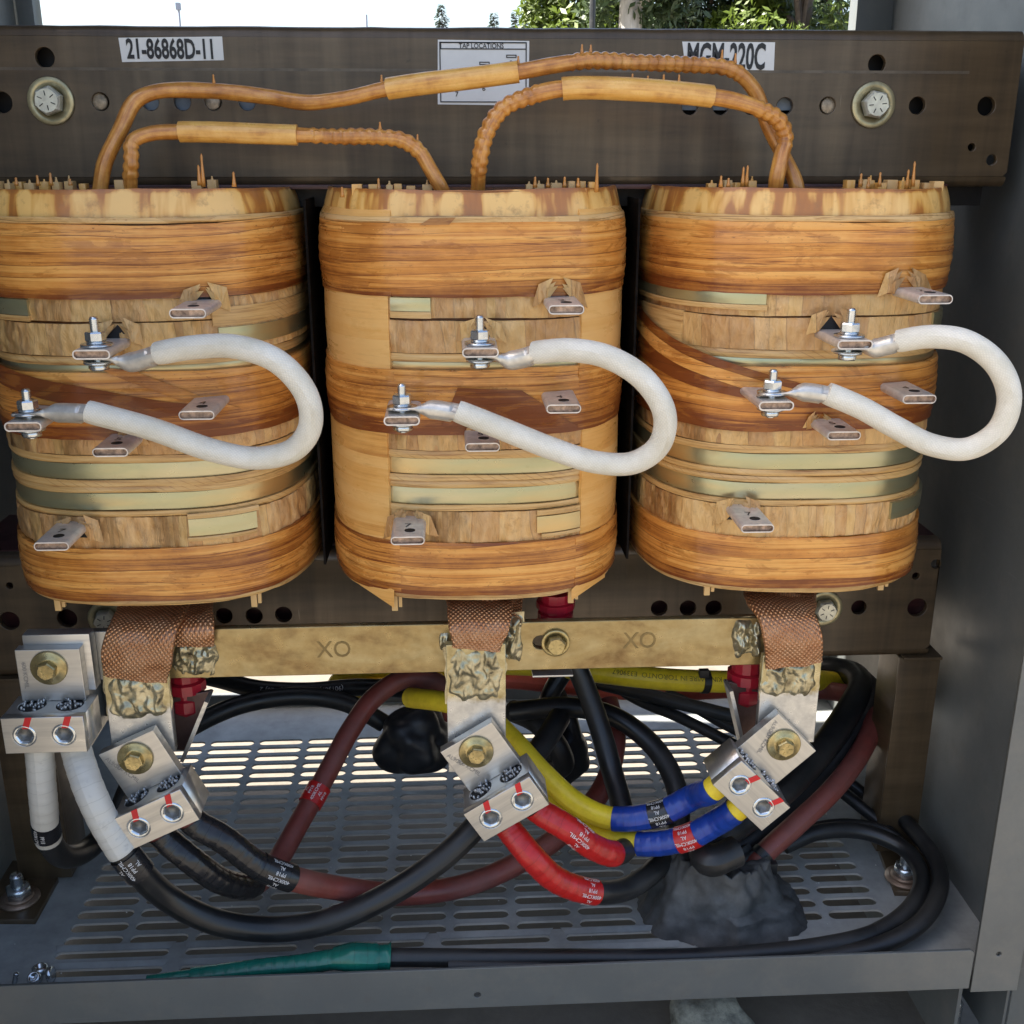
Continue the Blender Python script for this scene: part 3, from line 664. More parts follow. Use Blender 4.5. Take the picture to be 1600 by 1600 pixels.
def y_of_x(x):
    x = max(-HW*.999, min(HW*.999, x)); return YF+HD-HD*(1-abs(x/HW)**NEXP)**(1/NEXP)
def on_coil(px, py, cx, off=0.):
    Y = YF
    for _ in range(12): q = P(px, py, Y); Y = .5*Y+.5*(y_of_x(q.x-cx)-off)
    return P(px, py, Y)
zc = lambda py: P(740, py, YF).z
def band(root, name, cx, py0, py1, off, mat, s0=None, s1=None, ridge=0, wob=.0006, seed=0, th=.004, off_top=None, label=None, stain=None, dz=0., bulge=.0008, crinkle=0., nz=None, slant=0.):
    """a strip wound round the coil between picture rows py0 and py1 of its front"""
    z1, z0 = zc(py0)+dz, zc(py1)+dz; full = s0 is None
    s0 = -CL/2 if full else s0; s1 = CL/2 if full else s1
    ns = max(8, int((s1-s0)/(.0022 if crinkle else .005))); nv = nz or max(3, int((z1-z0)/(.003 if ridge or crinkle else .004)))
    vs, uv, st, fs = [], [], [], []
    rings = [(0., -th)]+[(k/nv, 0.) for k in range(nv+1)]+[(1., -th)]
    for i in range(ns+1):
        s_ = s0+(s1-s0)*i/ns; x, y_, nx, ny = ct(s_)
        for v, extra in rings:
            e0 = wob*noise.noise(Vector((s_*9+seed, 1.3, seed)))*2+wob*.6*noise.noise(Vector((s_*45+seed, 2.3, seed)))
            e1 = wob*noise.noise(Vector((s_*9+seed, 5.3, seed+4)))*2+wob*.6*noise.noise(Vector((s_*45+seed, 8.3, seed)))
            z = (z0+e0)*(1-v)+(z1+e1)*v+slant*s_
            o = off if off_top is None else off*(1-v)+off_top*v
            o += extra + (bulge*math.sin(math.pi*v) if not extra else -0.0)
            if ridge and not extra:
                rv = (v*ridge+.25*noise.noise(Vector((s_*3, v*4, seed)))) % 1.0; o += .0011*rv
            if crinkle and not extra:
                o += crinkle*noise.noise(Vector((s_*110+v*3, v*2.2, seed)))+crinkle*.6*noise.noise(Vector((s_*260, v*5, seed+7)))
            o += .0005*noise.noise(Vector((s_*20, z*40, seed)))
            vs.append((cx+x+nx*o, y_+ny*o, z)); uv.append((s_+seed*.37, z)); st.append(0. if stain is None else stain(v, s_))
    m = len(rings)
    for i in range(ns):
        for k in range(m-1): fs.append((i*m+k, (i+1)*m+k, (i+1)*m+k+1, i*m+k+1))
    if not full:
        fs.append(tuple(range(m))); fs.append(tuple(reversed(range(ns*m, ns*m+m))))
    return mk(name, vs, fs, mat, root, uv, True, stain=st, label=label, auto=55)
def patch(root, name, cx, quad, off, mat, nu=24, nv=8, label=None, crumple=0., seed=0, stain=0.):
    """a sheet lying on the coil, corners in picture px: TL, TR, BR, BL"""
    vs, uv, fs = [], [], []
    for i in range(nu+1):
        u = i/nu
        for k in range(nv+1):
            v = k/nv; a = Vector(quad[0]).lerp(Vector(quad[1]), u); b = Vector(quad[3]).lerp(Vector(quad[2]), u); c = a.lerp(b, v)
            o = off+crumple*noise.noise(Vector((u*5+seed, v*4, seed)))
            q = on_coil(c.x, c.y, cx, o); vs.append(q); uv.append((s_of_x(max(-HW, min(HW, q.x-cx)))+seed*.37, q.z))
    m = nv+1
    for i in range(nu):
        for k in range(nv): fs.append((i*m+k, i*m+k+1, (i+1)*m+k+1, (i+1)*m+k))
    return mk(name, vs, fs, mat, root, uv, True, stain=[stain]*len(vs), label=label)
def patch_sz(root, name, cx, quad, off, mat, nu=70, nv=10, label=None, seed=0, stain=0., thick=.0):
    """a sheet lying on the coil; corners TL, TR, BR, BL as (arc length, height)"""
    vs, uv, fs = [], [], []
    for i in range(nu+1):
        u = i/nu
        for k in range(nv+1):
            v = k/nv; c = Vector(quad[0]).lerp(Vector(quad[1]), u).lerp(Vector(quad[3]).lerp(Vector(quad[2]), u), v)
            x, y_, nx, ny = ct(c.x); o = off+.0006*noise.noise(Vector((c.x*30, c.y*60, seed))); z = c.y+.0015*noise.noise(Vector((c.x*14, v*2, seed)))
            vs.append((cx+x+nx*o, y_+ny*o, z)); uv.append((c.x+seed*.37, z))
    m = nv+1
    for i in range(nu):
        for k in range(nv): fs.append((i*m+k, i*m+k+1, (i+1)*m+k+1, (i+1)*m+k))
    return mk(name, vs, fs, mat, root, uv, True, stain=[stain]*len(vs), label=label)
def tap(root, cx, tipx, tipy, num=None, wpx=54, L=.052, tilt=0., Ytip=.945, label=None):
    c = P(tipx, tipy, Ytip); w_, h_ = .0158, .0042
    n = 8; ring = lambda W, H, r: [(sx*(W-r)+r*math.cos(a), sz*(H-r)+r*math.sin(a)) for sx, sz, a0 in ((1, 1, 0), (-1, 1, 1), (-1, -1, 2), (1, -1, 3)) for a in [a0*math.pi/2+math.pi/2*k/4 for k in range(5)]]
    o_, i_ = ring(w_, h_, h_*.92), ring(w_-.0012, h_-.0013, (h_-.0013)*.9); N_ = len(o_)
    Yb = y_of_x(c.x-cx)+.012
    vs = []; mi = []; fs = []
    for (rg, Y, k) in ((o_, Yb, 1.), (o_, c.y+.0008, 1.), (o_, c.y, .97), (i_, c.y, 1.), (i_, c.y+.0035, .96)):
        for x, z in rg: vs.append((c.x+x*k+tilt*(Y-c.y), Y, c.z+z*k))
    for r_ in range(4):
        for k in range(N_):
            fs.append((r_*N_+k, r_*N_+(k+1) % N_, (r_+1)*N_+(k+1) % N_, (r_+1)*N_+k)); mi.append(1 if r_ == 3 else 0)
    fs.append(tuple(range(4*N_, 5*N_))); mi.append(1)
    o = mk('tap_terminal', vs, fs, [TIN, COPPER], root, mi=mi, auto=40, label=label)
    bm = bmesh.new(); add_lathe(bm, [(.0050, 0), (.0050, .0004), (.0042, .0005), (.0042, .0001)], Matrix.Translation((c.x+.0015+tilt*.018, c.y+.017, c.z+h_)), 20); bmobj('bolt_hole', bm, BLACK, o)
    if num: text('stamped_number', num, .014, Matrix.Translation((c.x-.001+tilt*.03, c.y+.031, c.z+h_+.0004)), INK, o)
    return o, c
def shards(root, cx, px, py, seed, big=1., Y=None):
    """torn crepe paper standing away round a tap"""
    rnd = random.Random(seed); vs, fs, uv = [], [], []
    for side in (-1, 1):
        for k in range(3):
            a = [(px+side*(2+k*3), py-(16+5*k)*big), (px+side*(14+7*k)*big, py-(12+3*k)*big), (px+side*(27+5*k)*big, py+(5+3*k)*big), (px+side*(17+3*k)*big, py+6*big)]
            b = len(vs); offs = (.004+.002*k, .011-.002*k, .003, .008)
            for (x, y_), o in zip(a, offs):
                x += rnd.uniform(-3, 3); y_ += rnd.uniform(-3, 3); q = on_coil(x, y_, cx, o); vs.append(q); uv.append((q.x+seed, q.z))
            fs += [(b, b+1, b+3), (b+1, b+2, b+3)]
    mk('torn_paper', vs, fs, CREPE, root, uv, False)
    q = on_coil(px, py-3, cx, .0012)   # dark opening behind the flaps
    vs = [on_coil(px, py-17*big, cx, .0016), on_coil(px-19*big, py+4, cx, .0016), on_coil(px+19*big, py+4, cx, .0016)]
    mk('torn_opening', vs, [(0, 1, 2)], BLACK, root, smooth=False)

def low_stain(k=1., hi=0.): return lambda v, s_: k*(max(0, 1-v*2.2)**1.5*.9+.25*noise.noise(Vector((s_*14, v*2, 1)))+.15) + hi*max(0, v-.8)*3
def coil(idx, cx, label):
    root = thing('transformer_coil', label, 'coil', (cx, YF+HD, zc(935)), group='varnished paper wound transformer coils')
    sd_ = idx*3.7
    # inner body shows as dark lines between the windings
    vs, fs = [], []
    n = 120
    for i in range(n):
        x, y_, nx, ny = ct(-CL/2+CL*i/n)
        for z, o in ((zc(299), -.022), (zc(299), -.007), (zc(928), -.007), (zc(928), -.03)): vs.append((cx+x+nx*o, y_+ny*o, z))
    for i in range(n):
        j = (i+1) % n
        for k in range(3): fs.append((i*4+k+1, j*4+k+1, j*4+k, i*4+k))
    fs.append([i*4 for i in range(n)]); fs.append([i*4+3 for i in reversed(range(n))])
    mk('winding_body', vs, fs, PAPER_DARK, root, uvs=[(v[0], v[2]) for v in vs], stain=[.3]*len(vs), auto=40)
    # collar
    band(root, 'collar', cx, 296, 343, -.0015, COLLAR, off_top=-.0075, seed=sd_, th=.004, wob=.0012, bulge=.001, stain=lambda v, s_: max(0, v-.82)*7+max(0, .2-v)*2.)
    band(root, 'paper_rim', cx, 338, 349, .0012, PAPER_RIM, seed=sd_+1, ridge=2, wob=.0008)
    band(root, 'paper_wrap', cx, 348, 464, .0022, PAPER, seed=sd_+2, ridge=7, wob=.0012, stain=low_stain(1.3), bulge=.0022, label='upper varnished paper wrap')
    band(root, 'crepe_wrap', cx, 464, 498, -.0010, CREPE, seed=sd_+3, crinkle=.0012)
    band(root, 'crepe_wrap', cx, 501, 552, .0, CREPE, seed=sd_+4, crinkle=.0015)
    band(root, 'edge_strip', cx, 553, 566, -.0016, HATCH, seed=sd_+5, ridge=2, wob=.0004)
    band(root, 'conductor_strip', cx, 566.5, 579, -.0024, BRASS, seed=sd_+6, wob=.0003)
    band(root, 'paper_wrap', cx, 578, 679, .0020, PAPER, seed=sd_+7, ridge=6, wob=.0014, stain=low_stain(1.9), bulge=.0022, label='middle varnished paper wrap')
    band(root, 'crepe_wrap', cx, 677, 704, -.0008, CREPE, seed=sd_+8, crinkle=.0012)
    band(root, 'edge_strip', cx, 705, 717, -.0016, HATCH, seed=sd_+9, ridge=2, wob=.0004)
    band(root, 'conductor_strip', cx, 718, 742, -.0026, BRASS, seed=sd_+10, wob=.0002)
    band(root, 'edge_strip', cx, 743, 752.5, -.0014, HATCH, seed=sd_+11, ridge=2, wob=.0004)
    band(root, 'edge_strip', cx, 753.5, 763, -.0018, HATCH, seed=sd_+12, ridge=2, wob=.0004)
    band(root, 'conductor_strip', cx, 764, 789, -.0026, BRASS, seed=sd_+13, wob=.0002)
    band(root, 'edge_strip', cx, 790, 799, -.0014, HATCH, seed=sd_+14, ridge=2, wob=.0004)
    band(root, 'crepe_wrap', cx, 800, 848, -.0004, CREPE, seed=sd_+15, crinkle=.0016)
    band(root, 'paper_wrap', cx, 848, 928, .0022, PAPER, seed=sd_+16, ridge=6, wob=.0010, stain=low_stain(1.1), bulge=.0016, label='lowest varnished paper wrap')
    band(root, 'paper_rim', cx, 927, 936, -.0010, PAPER_RIM, seed=sd_+17, ridge=1, wob=.0012)
    return root
def window(root, cx, px0, px1, py0, py1, off=.0014, mat=BRASS, seed=0, name='conductor_window'):
    xs = [on_coil(p, (py0+py1)/2, cx).x-cx for p in (px0, px1)]
    za, zb_ = on_coil((px0+px1)/2, py0, cx).z, on_coil((px0+px1)/2, py1, cx).z
    inv = lambda z: 800-F*math.tan(math.atan2(z-0, YF)+PITCH) if False else z
    # build directly from heights
    s0, s1 = s_of_x(xs[0]), s_of_x(xs[1]); o = band(root, name, cx, 0, 100, off, mat, s0, s1, seed=seed, wob=.0001, th=.003, bulge=.0002)
    zl, zh = zc(100), zc(0)
    for v in o.data.vertices: v.co.z = zb_+(v.co.z-zl)/(zh-zl)*(za-zb_)
    ul = o.data.uv_layers[0].data
    for l in o.data.loops: ul[l.index].uv = (ul[l.index].uv[0], o.data.vertices[l.vertex_index].co.z)
    return o
CX = [-.326, 0., .326]
cA = coil(1, CX[0], 'left varnished paper coil, cut by the left edge, brass strip window low on its front')
cB = coil(2, CX[1], 'middle varnished paper coil with pale paper sheets folded over both its corners')
cC = coil(3, CX[2], 'right varnished paper coil beside the grey cabinet wall')
# ---- coil A details
window(cA, CX[0], -40, 45, 465, 489, .0022, seed=1); window(cA, CX[0], -40, 47, 490, 498, .0022, HATCH, seed=2, name='edge_strip')
window(cA, CX[0], 340, 520, 500, 527, .0028, seed=3); window(cA, CX[0], 330, 520, 470, 498, .0020, HATCH, seed=3.3, name='edge_strip')
window(cA, CX[0], 295, 400, 806, 832, .0030, seed=4)
for a in ((293, 402, 797, 805), (294, 400, 834, 840)): window(cA, CX[0], *a, .0036, PAPER_RIM, seed=a[0]*.01, name='edge_strip')
patch_sz(cA, 'folded_sheet', CX[0], [(-.20, zc(545)), (.105, zc(640)), (.03, zc(645)), (-.20, zc(580))], .0056, PAPER, label='dark varnished fold across the middle wrap', seed=1, stain=1.7)
patch_sz(cA, 'folded_sheet', CX[0], [(-.02, zc(566)), (.015, zc(572)), (.105, zc(640)), (.085, zc(642))], .0064, PAPER, seed=2, stain=.4)
# ---- coil B: pale sheets over the corners
for sgn, edge, sa, sb in ((-1, 609, -.26, None), (1, 906, None, .26)):
    for (y0, y1, of, m_) in ((463, 580, .0016, PAPER_FLAP), (677, 850, .0016, PAPER_FLAP)):
        xe = s_of_x(on_coil(edge, (y0+y1)/2, 0).x)
        band(cB, 'corner_sheet', 0, y0, y1, of, m_, sa if sa else xe, sb if sb else xe, seed=sgn+y0*.01, wob=.0004, bulge=.0008, th=.0035)
    xe = s_of_x(on_coil(edge, 330, 0).x)
    band(cB, 'corner_sheet', 0, 306, 347, .0020, PAPER_FLAP, sa if sa else xe, sb if sb else xe, seed=sgn+9, off_top=-.010, wob=.0008, bulge=.0012, th=.003)
    # the same sheet seen through the wraps: a raised edge
    for y0, y1, k_ in ((349, 463, 1.3), (580, 677, 1.9), (850, 927, 1.1)):
        band(cB, 'corner_wrap', 0, y0, y1, .0030, PAPER, xe if sgn > 0 else -.30, .30 if sgn > 0 else xe, seed=7.4+(1 if y0 < 500 else 6 if y0 < 700 else 15), wob=.0009, bulge=.0012, th=.003, stain=low_stain(k_*.7), ridge=0)
# bottom hanging ends
patch(cB, 'corner_sheet', 0, [(530, 880), (616, 922), (616, 950), (546, 903)], .0034, PAPER_FLAP, seed=4)
patch(cB, 'corner_sheet', 0, [(893, 921), (948, 872), (945, 902), (893, 938)], .0034, PAPER_FLAP, seed=5)
window(cB, 0, 611, 673, 465, 486, .0022, seed=6); window(cB, 0, 611, 674, 487, 497, .0022, HATCH, seed=7, name='edge_strip')
window(cB, 0, 838, 903, 803, 828, .0030, seed=8)
for a in ((838, 903, 793, 801), (845, 903, 829, 834)): window(cB, 0, *a, .0036, PAPER_RIM, seed=a[0]*.01, name='edge_strip')
patch(cB, 'folded_sheet', 0, [(715, 606), (815, 610), (905, 668), (690, 666)], .0062, PAPER, seed=3, stain=1.5, label='dark rectangular varnish stained fold on the middle wrap')
patch(cB, 'fold_strip', 0, [(609, 340), (905, 338), (905, 346), (609, 349)], .0052, PAPER_RIM, seed=4)
patch(cB, 'fold_strip', 0, [(672, 341), (712, 340), (702, 351), (655, 352)], .0060, PAPER_DARK, seed=8)
# ---- coil C details
window(cC, CX[2], 985, 1198, 441, 470, .0024, seed=9); window(cC, CX[2], 985, 1199, 471, 479, .0024, HATCH, seed=10, name='edge_strip')
window(cC, CX[2], 1390, 1452, 776, 800, .0030, seed=11); window(cC, CX[2], 1455, 1478, 486, 512, .0024, seed=12)
window(cC, CX[2], 1000, 1068, 478, 530, .0026, HATCH, seed=12.5, name='edge_strip')
patch_sz(cC, 'folded_sheet', CX[2], [(-.34, zc(450)), (.075, zc(648)), (-.02, zc(640)), (-.34, zc(560))], .0054, PAPER, seed=6, stain=1.6, label='dark varnished fold slanting down across the front')
patch_sz(cC, 'folded_sheet', CX[2], [(-.34, zc(474)), (-.02, zc(615)), (-.05, zc(622)), (-.34, zc(500))], .0062, PAPER, seed=7, stain=.2)
# ---- taps
TAPS = {0: [((293, 490), '2', None), ((307, 649), '4', None), ((172, 707), '5', None), ((80, 854), '7', None)],
        1: [((885, 484), '2', None), ((881, 639), '4', None), ((754, 699), '5', None), ((637, 845), '7', None)],
        2: [((1462, 468), '2', None), ((1437, 624), '4', None), ((1319, 681), '5', None), ((1184, 826), '7', None)]}
for i, r_ in ((0, cA), (1, cB), (2, cC)):
    for k, ((x, y_), num, _) in enumerate(TAPS[i]):
        tap(r_, CX[i], x, y_, num, label=['topmost tap lug, stamped 2', 'middle right tap lug', 'tap lug in the narrow wrinkled band', 'lowest tap lug'][k])
        if k != 1:
            base = P(x, y_, .945); shards(r_, CX[i], x+(x-706)*-.062, y_-18, i*10+k, 1.2 if k != 2 else .7)
# ---- spacer sticks and drips at the top
def drip_bm(bm, p, r, h):
    add_lathe(bm, [(r, 0), (r*.8, h*.3), (r*.45, h*.75), (r*.55, h*.9), (r*.2, h)], Matrix.Translation(p) @ Matrix.Rotation(random.uniform(-.1, .1), 4, 'X'), 8)
def spacers(root, spans, spikes):
    for a, b, base in spans:
        x = a
        while x < b:
            wd = random.uniform(9, 17); Y = random.uniform(1.035, 1.06); p0 = P(x, base+21, Y); p1 = P(x+wd, base+21, Y); h = (random.uniform(3, 8)+14)*.00062
            bm = bmesh.new(); add_box(bm, (p0.x, Y, p0.z), (p1.x, Y+.012, p0.z+h), .0006)
            if random.random() < .3: drip_bm(bm, ((p0.x+p1.x)/2, Y+.004, p0.z+h-.001), .0018, random.uniform(.003, .006))
            bmobj('duct_spacer', bm, PAPER_RIM if random.random() < .6 else LEADTUBE, root, smooth=True)
            x += wd+random.uniform(2, 12)
    for x, yt, yb in spikes:
        Y = 1.03; p = P(x, yb, Y); bm = bmesh.new(); drip_bm(bm, p, .0022, (yb-yt)*(.00063 if yb-yt > 26 else .0005)); bmobj('varnish_drip', bm, LEAD, root, smooth=True)
spacers(cA, [(-10, 135, 285), (180, 200, 283), (300, 340, 283)], [(318, 247, 292), (366, 266, 292), (80, 268, 290), (60, 272, 290), (26, 276, 290), (312, 262, 290), (110, 278, 290)])
spacers(cB, [(550, 662, 288), (822, 935, 286)], [(592, 276, 300), (535, 290, 308), (836, 274, 293), (856, 276, 293), (882, 274, 293), (903, 276, 293), (932, 260, 300), (915, 292, 308)])
spacers(cC, [(1106, 1175, 284), (1322, 1350, 283), (1355, 1380, 283), (1385, 1478, 283)], [(1126, 272, 292), (1160, 264, 292), (1166, 262, 292), (1138, 276, 292), (1344, 268, 292), (1374, 266, 292), (1426, 256, 292), (1416, 268, 296), (1356, 274, 296)])
for r_, cx, ticks in ((cA, CX[0], [(93, 946), (400, 940)]), (cB, 0, [(620, 946), (895, 934)]), (cC, CX[2], [(1108, 922), (1380, 914)])):
    for px, py in ticks:
        q = on_coil(px, py, cx, -.006); box('duct_spacer', (q.x-.005, q.y, q.z-.006), (q.x+.001, q.y+.004, q.z+.02), PAPER_RIM, r_, .0005); box('duct_spacer', (q.x+.002, q.y, q.z-.002), (q.x+.0055, q.y+.004, q.z+.02), PAPER_RIM, r_, .0005)

# dark barrier sheets standing in the gaps between the coils
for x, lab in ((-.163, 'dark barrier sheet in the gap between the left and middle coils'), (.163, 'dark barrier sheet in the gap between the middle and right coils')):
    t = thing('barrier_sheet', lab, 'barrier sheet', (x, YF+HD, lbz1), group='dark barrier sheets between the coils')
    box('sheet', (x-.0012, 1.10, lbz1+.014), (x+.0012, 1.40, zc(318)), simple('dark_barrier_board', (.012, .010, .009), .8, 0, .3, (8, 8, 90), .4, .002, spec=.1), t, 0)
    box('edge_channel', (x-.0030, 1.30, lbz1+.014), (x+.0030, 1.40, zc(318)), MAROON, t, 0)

# ------------------------------------------------------------------ wrapped leads over the top
def lead(label, pts, tubes, wraps, r=.0069, nubs=()):
    pth = path_px(pts); t = thing('connection_lead', label, 'wrapped lead', pth.p[0], group='varnished wrapped leads joining the coil tops')
    sd_ = random.random()*9
    def rf(d, a, L):
        c = d/.0085; am = 0
        for c0, c1 in wraps:
            if s_lo(c0) <= d <= s_lo(c1): am = .26
        return 1+.14*noise.noise(Vector((d*26+sd_, math.cos(a), math.sin(a))))+am*(abs(math.sin(c*math.pi+.25*a))-.5)
    s_lo = pth.s_at
    tube('lead_wire', pth, r, LEAD, t, rf=rf, seg=20, step=.0018)
    for c0, c1 in tubes:
        tube('paper_tube', pth, r*1.38, LEADTUBE, t, s0=s_lo(c0), s1=s_lo(c1), seg=24, rf=lambda d, a, L: 1+.05*noise.noise(Vector((d*16, math.cos(a)*1.4, math.sin(a)*1.4)))+(.06 if a < .5 else 0)*math.sin(a*6)**2)
    for c in nubs:
        p, tt, nn = pth.frame(s_lo(c)); bm = bmesh.new(); drip_bm(bm, p+Vector((0, 0, r*.8)), .0018, random.uniform(.005, .010)); bmobj('varnish_drip', bm, LEAD, t, smooth=True)
    return t
lead('longest lead, running from the left coil over the middle sticker to the right coil', [(155, 304, 1.05), (163, 255, 1.05), (190, 200, 1.06), (212, 158, 1.07), (245, 143, 1.075), (345, 143, 1.08), (420, 152, 1.08), (480, 160, 1.07), (540, 153, 1.06), (605, 139, 1.05), (810, 112, 1.035), (860, 103, 1.035), (915, 95, 1.04), (1000, 98, 1.05), (1090, 101, 1.06), (1148, 111, 1.06), (1178, 140, 1.065), (1198, 190, 1.07), (1220, 235, 1.065), (1243, 285, 1.05), (1246, 302, 1.05)],
     [(9.0, 10.0)], [(11.6, 15.2)], nubs=(4.9, 8.9, 10.0, 11.9, 12.1, 15.0, 14.6))
lead('short lead with a paper sleeve from the left coil to the middle coil', [(203, 304, 1.05), (205, 250, 1.04), (207, 222, 1.045), (235, 209, 1.05), (280, 206, 1.05), (465, 211, 1.045), (520, 213, 1.045), (590, 214, 1.045), (630, 220, 1.045), (655, 238, 1.045), (672, 265, 1.04), (688, 292, 1.04), (696, 308, 1.05)],
     [(4.0, 5.0)], [(5.3, 9.2), (.4, 2.)], r=.0066, nubs=(7.1, 8.9))
lead('lead with a broad paper sleeve from the middle coil to the right coil', [(746, 306, 1.05), (750, 250, 1.03), (762, 205, 1.03), (785, 170, 1.03), (820, 153, 1.025), (878, 139, 1.02), (1000, 140, 1.02), (1112, 151, 1.025), (1150, 158, 1.03), (1190, 172, 1.035), (1216, 188, 1.04), (1226, 215, 1.045), (1219, 250, 1.04), (1213, 284, 1.04), (1212, 302, 1.05)],
     [(5.0, 7.0)], [(.6, 4.4), (8.8, 11.4)], r=.0071, nubs=(5.9, 6.1, 6.3, 6.5))

# ------------------------------------------------------------------ jumpers with bolts
def jumper(label, up, low, barrel_u, barrel_l, loop):
    Yb = .953
    u, l = P(*up, Yb), P(*low, Yb)
    pts = [P(x, y_, Y) for x, y_, Y in loop]; pth = Path(pts); R = .0102
    t = thing('jumper_cable', label, 'jumper cable', l, group='white braided jumper cables')
    tube('braided_sleeve', pth, R, SLEEVE, t, seg=28, rf=lambda d, a, L: 1+.02*noise.noise(Vector((d*22, math.cos(a), math.sin(a))))-.05*max(0, 1-d/.004)-.05*max(0, 1-(L-d)/.004))
    for bp, end, dirn, zoff, bend in ((u, pts[0], 1, -.0068, barrel_u), (l, pts[-1], 1, .0062, barrel_l)):
        b0 = Vector((bp.x, bp.y, bp.z+zoff)); e1 = P(*bend, .947); inner = pts[0] if bp is u else pts[-1]
        tin = (pth.t[0] if bp is u else -pth.t[-1])
        p2 = Path([b0+Vector((-.013, 0, 0)), b0, b0+(e1-b0)*.55+Vector((0, 0, .0)), e1, inner+tin*.010], .0015); L2 = p2.len; la = p2.s_at(1.7)/L2; lb_ = p2.s_at(3.0)/L2
        def cr(d, a, L, la=la, lb_=lb_):
            f = d/L; k = min(1, max(0, (f-la)/(lb_-la))); k = k*k*(3-2*k)
            wz, wy = .0013*(1-k)+.0086*k, .0115*(1-k)+.0092*k
            # section in frame (nrm ~ -Y, b ~ vertical)
            e = 1 if d > .004 else (.55+.45*math.sqrt(max(0, 1-(1-d/.004)**2)))
            cx_, sx_ = math.cos(a), math.sin(a)
            if k < .5: cx_ = math.copysign(abs(cx_)**.6, cx_); sx_ = math.copysign(abs(sx_)**.6, sx_)
            dent = 1-.16*(1 if .80 < f < .90 and -.5 < a-math.pi/2 < .5 or (.80 < f < .90 and a > 5.2) else 0)
            return (cx_*wy*e*dent, sx_*wz*dent)
        tube('terminal_lug', p2, 1., LUGTIN, t, seg=28, cross=cr, step=.0012)
        # bolt through the tap: stud up, nut, washers, head below
        M = Matrix.Translation((bp.x, bp.y, bp.z)); bm = bmesh.new(); prof = []; hh = -.014
        while hh < .029: prof += [(.0042, hh), (.0034, hh+.0008)]; hh += .0016
        add_lathe(bm, prof+[(.0030, .0297)], M, 16); o = bmobj('bolt', bm, ZINC, t, smooth=True, auto=70)
        top = .0048 if zoff < 0 else .0078
        bm = bmesh.new(); add_lathe(bm, [(.0080, top+.0042), (.0087, top+.0050), (.0087, top+.0112), (.0078, top+.0124)], M @ Matrix.Rotation(.35, 4, 'Z'), hexa=True); bmobj('nut', bm, ZINC, o)
        bm = bmesh.new(); add_lathe(bm, [(.0135, top), (.0135, top+.0018), (.009, top+.0020)], M, 30); add_lathe(bm, [(.0082, top+.0022), (.0082, top+.0040), (.005, top+.0041)], M, 24); bmobj('washer', bm, ZINC, o, smooth=True)
        bot = -.0085 if zoff < 0 else -.0050
        bm = bmesh.new(); add_lathe(bm, [(.0125, bot-.0018), (.0125, bot)], M, 30); add_lathe(bm, [(.0080, bot-.0075), (.0088, bot-.0062), (.0088, bot-.0019)], M @ Matrix.Rotation(.1, 4, 'Z'), hexa=True); bmobj('bolt_head', bm, ZINC, o, smooth=True)
    return t
jumper('white braided jumper cable looping across the front of the left coil', (152, 549), (47, 660), (205, 566), (92, 645),
       [(246, 552, .940), (300, 543, .930), (370, 542, .915), (435, 566, .905), (478, 615, .905), (485, 665, .91), (458, 703, .92), (400, 716, .925), (330, 703, .93), (240, 671, .935), (137, 643, .940)])
jumper('white braided jumper cable looping from the middle coil over the gap to its right', (750, 546), (629, 651), (800, 563), (676, 640),
       [(834, 551, .940), (890, 547, .925), (950, 558, .91), (1005, 592, .90), (1038, 645, .90), (1030, 695, .91), (990, 723, .92), (930, 722, .925), (860, 700, .93), (790, 672, .935), (714, 642, .940)])
jumper('white braided jumper cable bulging past the right coil towards the cabinet wall', (1326, 534), (1205, 628), (1368, 544), (1258, 613),
       [(1402, 533, .940), (1455, 526, .925), (1510, 534, .91), (1558, 570, .90), (1577, 622, .90), (1560, 672, .905), (1512, 701, .915), (1455, 695, .925), (1400, 668, .93), (1345, 637, .935), (1292, 614, .940)])
for i, r_ in ((0, cA), (1, cB), (2, cC)):
    for k, (x, y_) in enumerate([[(152, 549), (47, 660)], [(750, 546), (629, 651)], [(1326, 534), (1205, 628)]][i]):
        c = P(x, y_, .953); o_, _ = tap(r_, CX[i], x, y_, None, label='upper bolted tap lug' if k == 0 else 'lower bolted tap lug', Ytip=.953-.016) if False else (None, None)
def tap_at(root, cx, p, label):
    # tap whose bolt hole is at p
    d = Vector((p.x, p.y-.017, p.z)); px_, py_ = None, None
    global P_
    w_, h_ = .0158, .0042
    ring = lambda W, H, r: [(sx*(W-r)+r*math.cos(a), sz*(H-r)+r*math.sin(a)) for sx, sz, a0 in ((1, 1, 0), (-1, 1, 1), (-1, -1, 2), (1, -1, 3)) for a in [a0*math.pi/2+math.pi/2*k/4 for k in range(5)]]
    o_, i_ = ring(w_, h_, h_*.92), ring(w_-.0012, h_-.0013, (h_-.0013)*.9); N_ = len(o_); Yb = y_of_x(p.x-cx)+.012; vs, fs, mi = [], [], []
    for rg, Y in ((o_, Yb), (o_, d.y), (i_, d.y), (i_, d.y+.0035)):
        for x, z in rg: vs.append((d.x+x, Y, d.z+z))
    for r_ in range(3):
        for k in range(N_): fs.append((r_*N_+k, r_*N_+(k+1) % N_, (r_+1)*N_+(k+1) % N_, (r_+1)*N_+k)); mi.append(1 if r_ == 2 else 0)
    fs.append(tuple(range(3*N_, 4*N_))); mi.append(1)
    return mk('tap_terminal', vs, fs, [TIN, COPPER], root, mi=mi, auto=40, label=label)
